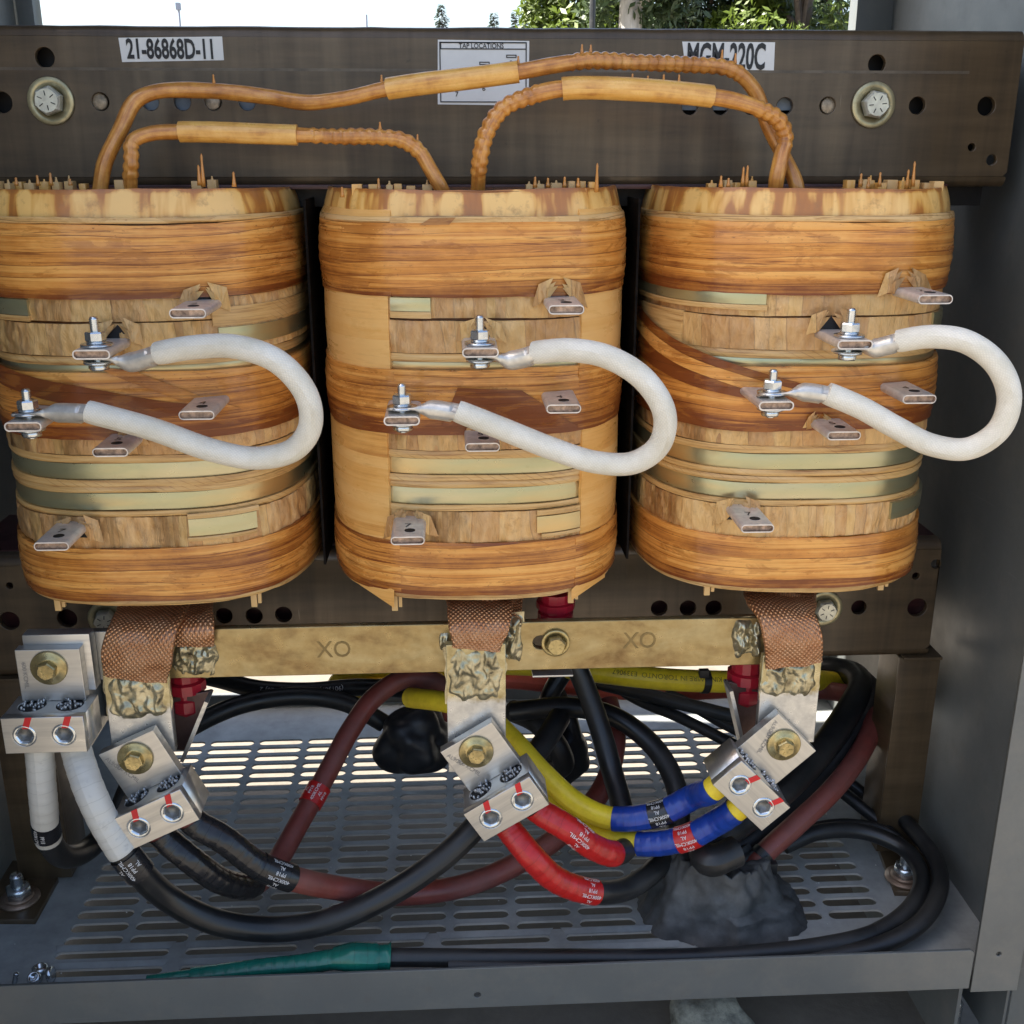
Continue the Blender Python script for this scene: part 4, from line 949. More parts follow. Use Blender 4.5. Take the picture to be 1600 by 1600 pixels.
for i, r_ in ((0, cA), (1, cB), (2, cC)):
    for k, (x, y_) in enumerate([[(152, 549), (47, 660)], [(750, 546), (629, 651)], [(1326, 534), (1205, 628)]][i]):
        tap_at(r_, CX[i], P(x, y_, .953), 'upper tap lug bolted to the white jumper' if k == 0 else 'lower tap lug bolted to the white jumper')
        if k == 0: shards(r_, CX[i], x+(x-706)*-.05+4, y_-22, i*10+7, 1.15)

# ------------------------------------------------------------------ bus bar, flag bars, braids
BY = 1.035
bus = thing('bus_bar', 'long tarnished brass coloured bus bar stamped XO under the coils', 'bus bar', P(600, 1050, BY+.005))
def strip(name, x0, x1, yt, yb, Y0, Y1, mat, par, holes=(), bev=.0008, label=None):
    a = P((x0+x1)/2, yt, Y0).z; b = P((x0+x1)/2, yb, Y0).z; X0 = P(x0, (yt+yb)/2, Y0).x; X1 = P(x1, (yt+yb)/2, Y0).x
    lp = [rect(X0, b, X1, a)]+list(holes); me = curve_mesh(lp, Y1-Y0-2*bev, bev); me.transform(XZ((Y0+Y1)/2)); me.materials.append(mat); return link(name, me, par, label=label), X0, X1, b, a
sq = P(846, 1004, BY); sq2 = P(866, 1004, BY)
o, X0, X1, bz0, bz1 = strip('bar', 45, 1192, 978, 1051, BY, BY+.010, BUS, bus, [slot(sq.x-.010, sq2.x+.010, sq.z, .0085)])
for px, py in ((522, 1016), (1000, 1002)): q = P(px, py, BY-.0003); text('stamp', 'XO', .026, Matrix.Translation(q) @ Matrix.Rotation(math.pi/2, 4, 'X'), simple('dark_stamp_groove', (.25, .18, .075), .4, .6), bus, sx=.9, extr=.0002)
bolt_head(bus, P(868, 1004, BY-.001), .0150, .0105, wm=GOLD, hm=GOLD, nm='clamp_bolt', rot=.2)
# steel support angles and red standoffs behind the bus bar
box('spacer_block', P(832, 1056, BY+.006), P(892, 1042, BY+.03)+Vector((0, .0, 0)), ALU, bus, .001)
def standoff(label, px, py, Y, r=.021, h=.055):
    q = P(px, py, Y); t = thing('standoff_insulator', label, 'insulator', q, group='red standoff insulators'); bm = bmesh.new()
    M = Matrix.Translation(q) @ Matrix.Rotation(rad(0), 4, 'X')
    add_lathe(bm, [(r*.7, -h*.5), (r*.92, -h*.38), (r*.92, -h*.15), (r*.78, -h*.12), (r*.78, -h*.02), (r, 0), (r, h*.2), (r*.8, h*.23), (r*.8, h*.5)], M, hexa=False, seg=12)
    bmobj('body', bm, REDINS, t, smooth=False); return t
standoff('red ribbed insulator under the left end of the bus bar', 292, 1076, 1.075)
standoff('red ribbed insulator under the right end of the bus bar', 1165, 1062, 1.075)
standoff('red ribbed insulator behind the bus bar bolt beside the middle braid', 868, 948, 1.08, .021, .035)
for lab, pts in (('grey steel support bracket behind the left flag bar', [(262, 1170), (262, 1092), (330, 1080), (300, 1145), (292, 1172)]), ('grey steel support bracket behind the right flag bar', [(1134, 1064), (1200, 1085), (1200, 1160), (1156, 1160)])):
    t = thing('support_bracket', lab, 'bracket', P(*pts[0], 1.06)); q = [P(a, b, 1.06) for a, b in pts]
    me = curve_mesh([[(v.x, v.z) for v in q]], .004, .0005); me.transform(XZ(1.062)); me.materials.append(simple('maroon_stained_steel', (.16, .10, .09), .35, .6, .3)); link('bracket_web', me, t)
    i0, i1 = (2, 4) if 'left' in lab else (0, 3); a, b = q[i0], q[i1]
    d = (b-a).normalized(); nn = Vector((d.z, 0, -d.x))*.002; vs = [a-nn, a+nn, b+nn, b-nn]; vs = [Vector((v.x, Y, v.z)) for Y in (1.035, 1.064) for v in vs]
    mk('bracket_flange', vs, [(0, 1, 2, 3), (7, 6, 5, 4), (0, 4, 5, 1), (1, 5, 6, 2), (2, 6, 7, 3), (3, 7, 4, 0)], ALU, t, smooth=False)
def solder(parent, x0, x1, y0, y1, Y, seed, h=.006, edge=.25):
    nu, nv = 46, 46; vs, fs, uv = [], [], []
    a, b = P((x0+x1)/2, y0, Y), P((x0+x1)/2, y1, Y); X0, X1 = P(x0, (y0+y1)/2, Y).x, P(x1, (y0+y1)/2, Y).x
    for i in range(nu+1):
        for k in range(nv+1):
            u, v = i/nu, k/nv; e = min(1, min(u, 1-u)/edge)*min(1, min(v, 1-v)/edge); x = X0+(X1-X0)*u; z = a.z+(b.z-a.z)*v
            nz = noise.noise(Vector((x*110, z*55, seed)))+.5*noise.noise(Vector((x*230, z*120, seed+3)))+.10*noise.noise(Vector((x*400, z*300, seed)))
            jx = .004*noise.noise(Vector((x*60, z*60, seed+9)))
            e2 = max(0., min(1., e*1.9-.45+.55*noise.noise(Vector((x*75, z*75, seed+21))))); vs.append((x+jx, Y-max(.0004, h*(.35+.75*nz))*e2**.5+.0016*(1-e2), z+jx)); uv.append((x, z))
    m = nv+1
    for i in range(nu):
        for k in range(nv): fs.append((i*m+k, i*m+k+1, (i+1)*m+k+1, (i+1)*m+k))
    return mk('solder_joint', vs, fs, SOLDER, parent, uv)
FY = 1.014   # face of the flag bars
flags = []
for lab, x0, x1, yt, yb, c0, c1 in (('tinned flag bar hanging under the left braid', 166, 264, 1030, 1175, 0, 0), ('tinned flag bar hanging under the middle braid, longest of the three', 699, 789, 1008, 1205, 0, 0), ('tinned flag bar hanging under the right braid', 1189, 1278, 1025, 1160, 0, 0)):
    za, zb2 = P((x0+x1)/2, yt, FY).z, P((x0+x1)/2, yb, FY).z; X0, X1 = P(x0, yt+60, FY).x, P(x1, yt+60, FY).x
    t = thing('flag_bar', lab, 'terminal bar', ((X0+X1)/2, FY+.005, zb2), group='tinned flag bars below the braids')
    me = curve_mesh([rect(X0, zb2, X1, za)], .0084, .0008); me.transform(XZ(FY+.005)); me.transform(Matrix.Translation((-(X0+X1)/2, -FY-.005, -(P(0, 1115, FY).z)))); me.materials.append(FLAG)
    o = bpy.data.objects.new('bar', me); COL.objects.link(o); o.parent = t; o.location = (0, 0, P(0, 1115, FY).z-zb2)
    flags.append((t, X0, X1))
solder(flags[0][0], 163, 267, 1052, 1128, FY-.0004, 1); solder(flags[1][0], 695, 790, 1010, 1100, FY-.0004, 2); solder(flags[2][0], 1190, 1280, 1032, 1092, FY-.0004, 3)
solder(bus, 262, 345, 998, 1058, BY-.0003, 4, .009); solder(bus, 786, 818, 958, 1040, BY-.0003, 5, .010); solder(bus, 1140, 1196, 966, 1030, BY-.0003, 6, .012); solder(bus, 686, 704, 985, 1020, BY-.0003, 7, .006)
def braid(label, pts, wmm, thick, extra=None, rots=None):
    """flat braided strap; width profile in metres"""
    pth = Path([P(*p[:3]) for p in pts], .002); ws = [p[3] for p in pts]
    t = thing('copper_braid', label, 'braided strap', pth.p[0], group='flat copper braids between coils and bars')
    def mkribbon(pth, ws, nm, parent):
        m = len(pth.p); vs, uv, fs = [], [], []; q = 28
        for i in range(m):
            p, tt = pth.p[i], pth.t[i]; c = pth.c[i]; k = min(int(c), len(ws)-2); f = c-k; f = f*f*(3-2*f); wd = ws[k]*(1-f)+ws[k+1]*f
            side = Vector((1, .0, 0)); side = (side-tt*side.dot(tt)).normalized(); nn = side.cross(tt)
            nn = nn if nn.y < 0 else -nn
            for j in range(q+1):
                a = 2*math.pi*j/q; cx_, sx_ = math.cos(a), math.sin(a); cx_ = math.copysign(abs(cx_)**.75, cx_); sx_ = math.copysign(abs(sx_)**.6, sx_)
                fold = .0035*noise.noise(Vector((cx_*1.6, pth.s[i]*28, ws[0]*99)))+.0012*noise.noise(Vector((cx_*5, pth.s[i]*90, 3)))
                vs.append(p+side*(wd/2*cx_*(1+.05*noise.noise(Vector((pth.s[i]*40, sx_, 5)))))+nn*(thick*sx_+fold)); uv.append((cx_*wd/2+(.0 if sx_ > 0 else .2), pth.s[i]))
        for i in range(m-1):
            for j in range(q): fs.append((i*(q+1)+j, i*(q+1)+j+1, (i+1)*(q+1)+j+1, (i+1)*(q+1)+j))
        return mk(nm, vs, fs, BRAID, parent, uv)
    mkribbon(pth, ws, 'strap', t)
    if extra: mkribbon(Path([P(*p[:3]) for p in extra], .002), [p[3] for p in extra], 'strap', t)
    return t
braid('reddish copper braid hanging from the left coil, split into two straps', [(245, 925, 1.10, .070), (238, 955, 1.045, .072), (222, 990, 1.012, .070), (213, 1030, 1.004, .069), (212, 1060, 1.008, .064)], 0, .004,
      [(297, 925, 1.11, .045), (300, 960, 1.05, .043), (300, 985, 1.026, .045), (301, 1008, 1.027, .043)])
braid('short frayed copper braid hanging from the middle coil', [(752, 922, 1.09, .080), (750, 950, 1.03, .068), (748, 980, 1.006, .062), (744, 1014, 1.004, .048)], 0, .004,
      [(798, 922, 1.11, .03), (797, 945, 1.06, .026), (797, 970, 1.032, .024)])
braid('twisted copper braid hanging from the right coil', [(1218, 912, 1.10, .078), (1220, 940, 1.04, .074), (1230, 965, 1.012, .060), (1239, 1000, 1.002, .059), (1240, 1038, 1.006, .060)], 0, .005)

# ------------------------------------------------------------------ mechanical lugs
def lug(label, px, py, Y, ang, scale=1.):
    p = P(px, py, Y); t = thing('cable_lug', label, 'cable lug', p, (0, ang, 0), group='two hole aluminium cable lugs')
    L = lambda nm, me_or_bm, mat, par=t, lab=None: None
    me = curve_mesh([rect(-.039, -.026-.0, .039, .012)[:], circ(-.0185, -.0085, .0138, 24), circ(.0185, -.0085, .0138, 24)], .038-.001, .0005)
    bm = bmesh.new(); me.transform(Matrix.Translation((0, 0, -.056))); bm.from_mesh(me)
    me2 = curve_mesh([rect(-.039, -.075, .039, -.037), circ(-.019, -.056, .0122, 24), circ(.019, -.056, .0122, 24)], .0085, .0005); me2.transform(XZ(-.0307)); bm.from_mesh(me2)
    add_box(bm, (-.0315, .0, -.0368), (.0315, .012, .0195), .0007)
    bmobj('body', bm, ALU, t, local=True)
    for sx in (-1, 1):
        bm = bmesh.new(); M = Matrix.Translation((sx*.019, -.0352, -.056)) @ Matrix.Rotation(math.pi/2, 4, 'X')
        # ring with a hexagonal socket
        n = 24; outer = [M @ Vector((.0118*math.cos(2*math.pi*i/n), .0118*math.sin(2*math.pi*i/n), 0)) for i in range(n)]
        hx = [M @ Vector((.0078*math.cos(math.pi/3*i), .0078*math.sin(math.pi/3*i), -.0006)) for i in range(6)]
        hex24 = []
        for i in range(n):
            k, f = divmod(i, 4); hex24.append(hx[k].lerp(hx[(k+1) % 6], f/4))
        rim = [M @ Vector((.0102*math.cos(2*math.pi*i/n), .0102*math.sin(2*math.pi*i/n), .0012)) for i in range(n)]
        deep = [v+Vector((0, .006, 0)) for v in hex24]; rings = []
        for rg in ([v+Vector((0, .006, 0)) for v in outer], outer, rim, hex24, deep): rings.append([bm.verts.new(v) for v in rg])
        for a, b in zip(rings, rings[1:]):
            for i in range(n): bm.faces.new((a[i], a[(i+1) % n], b[(i+1) % n], b[i])).material_index = 1 if b is rings[-1] else 0
        f = bm.faces.new(rings[-1]); f.material_index = 1; sc_ = bmobj('set_screw', bm, [ZINC, SOCKET], t, local=True, smooth=True, auto=30)
        bm = bmesh.new(); add_box(bm, (sx*.019-.001, -.0361, -.0485), (sx*.019+.0055, -.0353, -.036), .0003)
        vs = list(bm.verts)
        for v in vs:
            v.co.x += (v.co.z+.048)*.35
        bmobj('paint_mark', bm, REDPEN, sc_, local=True)
        bm = bmesh.new(); c = Vector((sx*.0185, -.0085, 0))
        add_lathe(bm, [(.0136, -.074), (.0136, -.0385), (.013, -.0378)], Matrix.Translation(c), 24)
        for k in range(30):
            rr = .0118*math.sqrt(random.random()); a = random.random()*6.28; h = -.0372+random.uniform(0, .0035)
            add_lathe(bm, [(.0012, -.040), (.0012, h), (.0008, h+.0005)], Matrix.Translation(c+Vector((rr*math.cos(a), rr*math.sin(a)*.95, 0))), 7, mi=1)
        bmobj('wire_end', bm, [BLACK, STRAND], t, local=True, smooth=True)
    M = Matrix.Rotation(math.pi/2, 4, 'X') @ Matrix.Rotation(.3, 4, 'Z')
    bm = bmesh.new(); add_lathe(bm, [(.0098, .0035), (.0098, .0100), (.0086, .0112)], M, hexa=True); add_lathe(bm, [(.0078, .0112), (.0076, .0117)], M, 20)
    for k in range(6):
        a = k*math.pi/3; vs = add_box(bm, (-.0005, -.0018, 0), (.0005, .0018, .0006)); bmesh.ops.transform(bm, matrix=M @ Matrix.Rotation(a, 4, 'Z') @ Matrix.Translation((0, .0045, .0117)), verts=vs)
    o = bmobj('bolt', bm, GOLD, t, local=True)
    bm = bmesh.new(); add_lathe(bm, [(.0180, .0003), (.0180, .0022), (.0172, .0028), (.012, .0028), (.0115, .0036), (.0085, .0036)], M, 40); bmobj('washer', bm, GOLD, o, local=True, smooth=True)
    txt = simple('engraved_grey', (.33, .32, .31), .5, .5)
    for dx, dz, s_ in ((-.0235, .004, 'AL9CU'), (-.0165, -.012, '600 KCMIL')) if abs(ang) > .1 else ((-.0245, -.008, '600 KCMIL'),):
        text('engraving', s_, .0062, Matrix.Translation((dx, -.0005, dz)) @ Matrix.Rotation(math.pi/2, 4, 'X') @ Matrix.Rotation(-math.pi/2 if abs(ang) < .1 else -1.2, 4, 'Z'), txt, t, local=True)
    return t
lugA = lug('upright aluminium cable lug on the left end of the bus bar', 77, 1043, 1.006, 0.)
lugB = lug('aluminium cable lug tilted left of the floor slots, holding two black taped cables', 212, 1184, .996, rad(-25))
lugC = lug('aluminium cable lug tilted on the middle flag bar, above the red taped cables', 744, 1174, .996, rad(-32))
lugD = lug('aluminium cable lug turned towards the left, holding the blue taped cables', 1224, 1163, .996, rad(46))
# spacer plates between tang and bar
for par, px, py, Y0, Y1, an in ((lugA, 77, 1043, 1.019, 1.0345, 0),):
    q = P(px, py, 1.0); box('mounting_plate', (q.x-.030, 1.0185, q.z-.035), (q.x+.036, BY-.0006, q.z+.027), ALU, par, .001)
def lug_wire(t, sx, d=.0):   # world point below a barrel and its direction
    M = Matrix.Translation(t.location) @ t.rotation_euler.to_matrix().to_4x4()
    return M @ Vector((sx*.0185, -.0085, -.070-d)), (M.to_3x3() @ Vector((0, 0, -1)))

# ------------------------------------------------------------------ cables
def cable(label, pts, r, mat, segs=(), start=None, group=None, name='power_cable', cat='cable', seg=20):
    w_ = [Pc(*p, r) for p in pts]
    if start: 
        p0, d0 = lug_wire(*start); w_ = [p0, p0+d0*.018]+w_
    pth = Path(w_, .003); t = thing(name, label, cat, pth.p[len(pth.p)//2], group=group)
    tube('jacket', pth, r, mat, t, seg=seg, rf=lambda d, a, L: 1+.008*noise.noise(Vector((d*12, math.cos(a), math.sin(a)))))
    for i, (nm, c0, c1, m_, lab) in enumerate(segs):
        a, b = pth.s_at(c0), pth.s_at(c1)
        if nm == 'tape': tube('tape', pth, r*1.07, m_, t, s0=a, s1=b, seg=24, rf=wrap_rf(seed=i+c0), step=.0016, label=lab)
        elif nm == 'label':
            tube('marker_label', pth, r*1.145, m_, t, s0=a, s1=b, seg=28, label=lab)
        elif nm == 'plain': tube('bare_jacket', pth, r*1.01, m_, t, s0=a, s1=b, seg=20, label=lab)
    return t, pth
def marker_text(t, pth, r, c, lines=('AL', 'PP18', '400KCMIL', 'AL', 'PP18', '400KCMIL'), size=.0058, flip=False, span=None, across=False):
    d = pth.s_at(c); R = r*1.15; n = len(lines)
    for i, s_ in enumerate(lines): tube_text(t, pth, R, d, s_, size, row=((n-1)/2-i)*size*1.1, flip=flip, across=across)
RB = .0128
c1, p1 = cable('white taped cable hanging straight down from the upright lug', [(68, 1255, 1.0), (76, 1310, 1.02), (100, 1338, 1.05), (140, 1325, 1.10), (180, 1280, 1.14), (205, 1225, 1.17), (240, 1180, 1.22), (300, 1135, 1.30), (380, 1100, 1.34), (470, 1088, 1.36), (540, 1098, 1.36), (600, 1130, 1.36)], RB, BLACKCABLE,
      [('tape', .25, 3.0, T_WHITE, None), ('label', 2.45, 2.85, T_BLACK, None)], start=(lugA, -1))
marker_text(c1, p1, RB, 2.65, ('PP18', '400KCMIL'), .006)
c2, p2 = cable('long black cable with white tape, sweeping across the slotted floor below the left lugs', [(142, 1240, .97), (172, 1300, .965), (205, 1348, .965), (265, 1405, .98), (340, 1441, .99), (430, 1452, 1.0), (520, 1437, 1.0), (610, 1396, 1.01), (690, 1342, 1.03), (745, 1290, 1.05), (800, 1225, 1.1), (850, 1160, 1.16), (875, 1120, 1.2)], .0138, BLACKCABLE,
      [('tape', .25, 3.62, T_WHITE, None), ('label', 3.72, 4.25, T_BLACK, None)], start=(lugA, 1))
marker_text(c2, p2, .0138, 3.95, ('AL', 'PP18', '400KCMIL', 'AL'), .0058, flip=True)
c3, p3 = cable('black taped cable rising as brown-red cable over the left floor slots', [(300, 1345, .985), (345, 1376, 1.0), (392, 1384, 1.03), (430, 1350, 1.08), (468, 1285, 1.13), (510, 1210, 1.18), (548, 1140, 1.22), (585, 1090, 1.25), (635, 1060, 1.27), (690, 1072, 1.28), (708, 1120, 1.28)], RB, BROWNCABLE,
      [('tape', .8, 4.15, T_BLACK, None), ('label', 6.38, 6.75, T_RED, None)], start=(lugB, -1))
marker_text(c3, p3, RB, 6.57, ('AL', 'PP18', '400KCMIL', 'AL', 'PP18'), .0054)
c4, p4 = cable('brown-red cable with printed black marker crossing the slotted floor', [(350, 1312, .985), (400, 1350, .99), (452, 1371, 1.0), (530, 1388, 1.03), (620, 1397, 1.05), (720, 1385, 1.07), (810, 1348, 1.09), (890, 1292, 1.12), (945, 1225, 1.17), (962, 1150, 1.22), (950, 1095, 1.26)], .0131, BROWNCABLE,
      [('tape', .8, 3.1, T_BLACK, None), ('label', 3.1, 4.05, T_BLACK, None)], start=(lugB, 1))
marker_text(c4, p4, .0131, 3.6, ('400KCMIL', 'AL', 'PP18', '400KCMIL', 'AL', 'PP18'), .0056, flip=True)
c5, p5 = cable('lower red taped cable of the middle lug, curling on as black loop', [(830, 1338, .97), (870, 1375, .975), (930, 1394, .99), (985, 1386, 1.02), (1035, 1345, 1.06), (1060, 1290, 1.10), (1055, 1225, 1.14), (1020, 1165, 1.18), (960, 1120, 1.21), (890, 1105, 1.23), (800, 1112, 1.25)], RB, BLACKCABLE,
      [('tape', .9, 4.0, T_RED, None)], start=(lugC, -1))
marker_text(c5, p5, RB, 3.72, ('400KCMIL', 'AL', 'PP18', '400KCMIL', 'AL', 'PP18'), .0056, flip=True)
c6, p6 = cable('upper red taped cable of the middle lug, rising on as steep black cable', [(890, 1296, .975), (925, 1322, .985), (958, 1334, 1.0), (980, 1318, 1.04), (972, 1262, 1.08), (955, 1200, 1.12), (935, 1130, 1.15), (915, 1075, 1.17), (898, 1035, 1.18)], RB, BLACKCABLE,
      [('tape', .9, 4.05, T_RED, None)], start=(lugC, 1))
marker_text(c6, p6, RB, 2.25, ('400KCMIL', 'AL', 'PP18', '400KCMIL', 'AL', 'PP18'), .0056, flip=True)
c7, p7 = cable('upper blue taped cable with a black marker, going on yellow towards the middle', [(1085, 1244, 1.02), (1030, 1271, 1.03), (958, 1279, 1.04), (905, 1258, 1.06), (850, 1210, 1.09), (800, 1155, 1.13), (755, 1115, 1.17), (700, 1098, 1.2), (640, 1090, 1.25)], RB, YELLOWCABLE,
      [('tape', .9, 4.0, T_BLUE, None), ('label', 2.75, 3.22, T_BLACK, None)], start=(lugD, -1))
marker_text(c7, p7, RB, 2.98, size=.0056)
c8, p8 = cable('lower blue taped cable with a red marker, going on yellow behind the upper one', [(1120, 1285, 1.0), (1070, 1310, 1.01), (998, 1318, 1.03), (930, 1300, 1.06), (875, 1265, 1.10), (820, 1205, 1.15), (790, 1165, 1.18)], RB, YELLOWCABLE,
      [('tape', .9, 4.0, T_BLUE, None), ('label', 2.65, 3.15, T_RED, None)], start=(lugD, 1))
marker_text(c8, p8, RB, 2.9, size=.0056)
# cables at the back
c9, p9 = cable('yellow cable lying behind the right half of the bus bar, tied with a black tie', [(700, 1040, 1.40), (800, 1038, 1.33), (880, 1043, 1.30), (960, 1053, 1.28), (1050, 1062, 1.27), (1140, 1065, 1.28), (1250, 1062, 1.32), (1330, 1068, 1.38)], .0145, YELLOWCABLE)
for i, s_ in enumerate(['KINGWIRE IN TORONTO  E339067']): tube_text(c9, p9, .0145, p9.s_at(3.9), s_, .009, row=.002, mat=simple('faint_print', (.25, .19, .03), .5), flip=True)
tt = p9.frame(p9.s_at(4.55)); th_ = thing('cable_tie', 'black cable tie round the yellow cable behind the bus bar', 'cable tie', tt[0], group='black cable ties'); tube('strap', p9, .0162, BLACKCABLE, th_, s0=p9.s_at(4.5), s1=p9.s_at(4.5)+.009)
box('lock_head', tt[0]+Vector((-.009, -.012, .010)), tt[0]+Vector((.004, -.004, .021)), BLACKCABLE, th_)
cable('sunlit yellow cable loop behind the left half of the bus bar', [(700, 1052, 1.44), (640, 1048, 1.45), (570, 1050, 1.46), (530, 1062, 1.46), (525, 1072, 1.45), (570, 1078, 1.44), (640, 1072, 1.42), (690, 1066, 1.40)], .0125, YELLOWCABLE)
cable('salmon red cable crossing behind the middle flag bar', [(690, 1078, 1.38), (780, 1062, 1.37), (860, 1068, 1.36), (960, 1078, 1.35), (1060, 1080, 1.36), (1170, 1075, 1.40)], .0130, SALMON)
c10, p10 = cable('black cable running behind the left half of the bus bar', [(300, 1052, 1.42), (345, 1062, 1.40), (400, 1076, 1.38), (480, 1080, 1.38), (560, 1074, 1.40), (640, 1078, 1.42), (720, 1090, 1.42)], .0125, BLACKCABLE)
tube_text(c10, p10, .0125, p10.s_at(2.9), '(901367) POLYCAB  (1120) 2', .009, mat=WHITEINK, flip=True)
cable('black cable turning back at the right, above the brown-red one', [(1150, 1330, 1.02), (1110, 1345, 1.01), (1100, 1330, 1.03), (1150, 1290, 1.07), (1220, 1238, 1.11), (1285, 1170, 1.17), (1330, 1105, 1.24), (1345, 1070, 1.30), (1325, 1050, 1.36), (1270, 1045, 1.40), (1180, 1050, 1.42)], .0172, BLACKCABLE)
cable('second black cable running beside the brown-red one under the right lug', [(1120, 1345, 1.08), (1200, 1290, 1.12), (1280, 1215, 1.17), (1340, 1140, 1.22), (1362, 1085, 1.28), (1340, 1055, 1.34)], .0150, BLACKCABLE)
c11, p11 = cable('brown-red cable rising at the right from the grey putty', [(1155, 1385, 1.05), (1190, 1338, 1.07), (1240, 1292, 1.09), (1300, 1235, 1.12), (1345, 1175, 1.17), (1363, 1130, 1.22), (1350, 1095, 1.28), (1300, 1080, 1.33), (1230, 1078, 1.36)], .0128, BROWNCABLE)
tt = p11.frame(p11.s_at(1.0)); th_ = thing('cable_tie', 'black cable tie round the brown-red cable above the grey putty', 'cable tie', tt[0], group='black cable ties'); tube('strap', p11, .0142, BLACKCABLE, th_, s0=p11.s_at(1.0)-.004, s1=p11.s_at(1.0)+.005)
box('lock_head', tt[0]+Vector((.002, -.019, -.012)), tt[0]+Vector((.014, -.010, .002)), BLACKCABLE, th_)
cable('thick black cable coming from behind the bus bar towards the right lug', [(900, 1060, 1.36), (980, 1078, 1.33), (1060, 1098, 1.30), (1140, 1118, 1.28), (1220, 1140, 1.27)], .0095, BLACKCABLE)
cable('thinner black cable slanting to the right lug over the floor slots', [(940, 1060, 1.36), (1000, 1095, 1.33), (1060, 1120, 1.30), (1120, 1150, 1.27), (1190, 1185, 1.24), (1280, 1215, 1.22), (1350, 1265, 1.18), (1400, 1310, 1.14), (1440, 1360, 1.09)], .0078, BLACKCABLE)
cable('slim black cable slanting between the thick one and the slots', [(985, 1068, 1.37), (1060, 1092, 1.34), (1130, 1130, 1.31), (1200, 1165, 1.28), (1290, 1200, 1.25), (1360, 1250, 1.22), (1410, 1320, 1.15)], .0078, BLACKCABLE)
c12, p12 = cable('black cable hugging the front lip, its left end wrapped in green tape', [(300, 1528, .955), (400, 1515, .955), (470, 1507, .955), (540, 1497, .952), (610, 1496, .955), (750, 1497, .957), (900, 1497, .957), (1050, 1497, .957), (1180, 1490, .96), (1290, 1477, .97), (1370, 1456, .99), (1425, 1415, 1.02), (1440, 1370, 1.06), (1415, 1328, 1.10), (1350, 1300, 1.13), (1280, 1300, 1.13), (1225, 1322, 1.12)], .0098, BLACKCABLE,
      [('tape', 0, 4.0, T_GREEN, None)])
cable('outer black cable of the pair bending round the right foot', [(700, 1510, .95), (900, 1512, .951), (1100, 1508, .953), (1280, 1496, .96), (1380, 1475, .97), (1440, 1440, .99), (1468, 1390, 1.03), (1462, 1345, 1.08), (1430, 1300, 1.13), (1380, 1250, 1.2)], .0098, BLACKCABLE)
cable('slim black cable arching over the floor beside the right foot', [(1215, 1312, 1.13), (1270, 1292, 1.14), (1330, 1286, 1.15), (1390, 1300, 1.14), (1430, 1340, 1.11)], .0055, BLACKCABLE)
cable('black cable coiled behind the steep cable in the middle', [(880, 1050, 1.30), (858, 1090, 1.29), (850, 1140, 1.28), (865, 1185, 1.27), (895, 1180, 1.28), (890, 1130, 1.29), (865, 1075, 1.31)], .0125, BLACKCABLE)
cable('black cable looping low behind the middle lug', [(800, 1110, 1.31), (840, 1130, 1.27), (870, 1165, 1.25), (880, 1195, 1.25), (855, 1200, 1.27), (835, 1170, 1.3)], .0145, BLACKCABLE)
# green tape bulge
q = p12.s_at(3.15); w1 = thing('tape_bundle', 'crumpled green tape bundle at the joint by the front lip', 'tape wrap', p12.frame(q)[0])
tube('wrap', p12, .0150, T_GREEN, w1, s0=p12.s_at(2.75), s1=p12.s_at(4.0), seg=16, rf=lambda d, a, L: 1+.16*noise.noise(Vector((d*40, math.cos(a)*2, math.sin(a)*2)))-.25*max(0, 1-d/.02)-.14*(1 if .045 < d < .056 else 0)+.16*(1/max(abs(math.cos(a)), abs(math.sin(a)))-1))
cable('thin green cable end tapering along the front lip', [(230, 1534, .952), (300, 1524, .955), (380, 1514, .96), (450, 1508, .96), (520, 1500, .96)], .0065, T_GREEN)

# ------------------------------------------------------------------ putty lumps
def lump(name, label, cat, px, py, Y, rx, ry, rz, mat, seed, rag=0.):
    c = P(px, py, Y); bm = bmesh.new(); bmesh.ops.create_icosphere(bm, subdivisions=5, radius=1)
    for v in bm.verts:
        d = v.co.normalized(); n1 = noise.noise(d*1.1+Vector((seed, 0, 0)))*.34+noise.noise(d*2.2+Vector((seed, 4, 0)))*.10+noise.noise(d*6+Vector((seed, 4, 9)))*.015
        k = 1+n1; low = max(0, -d.z)
        x = d.x*rx*k*(1+.25*low); y_ = d.y*ry*k; z = d.z*rz*k
        if rag and d.z > .45: z += rag*noise.noise(Vector((d.x*14, d.y*14, seed)))*rz
        v.co = Vector((c.x+x, c.y+y_, c.z+z))
    bmesh.ops.bisect_plane(bm, geom=list(bm.verts)+list(bm.edges)+list(bm.faces), plane_co=(0, 0, (FLOOR if Y > .94 and c.z > FLOOR-.02 else GROUND)+.0005), plane_no=(0, 0, 1), clear_inner=True)
    o = bmobj(name, bm, mat, None, smooth=True, auto=180); props(o, label, cat); return o
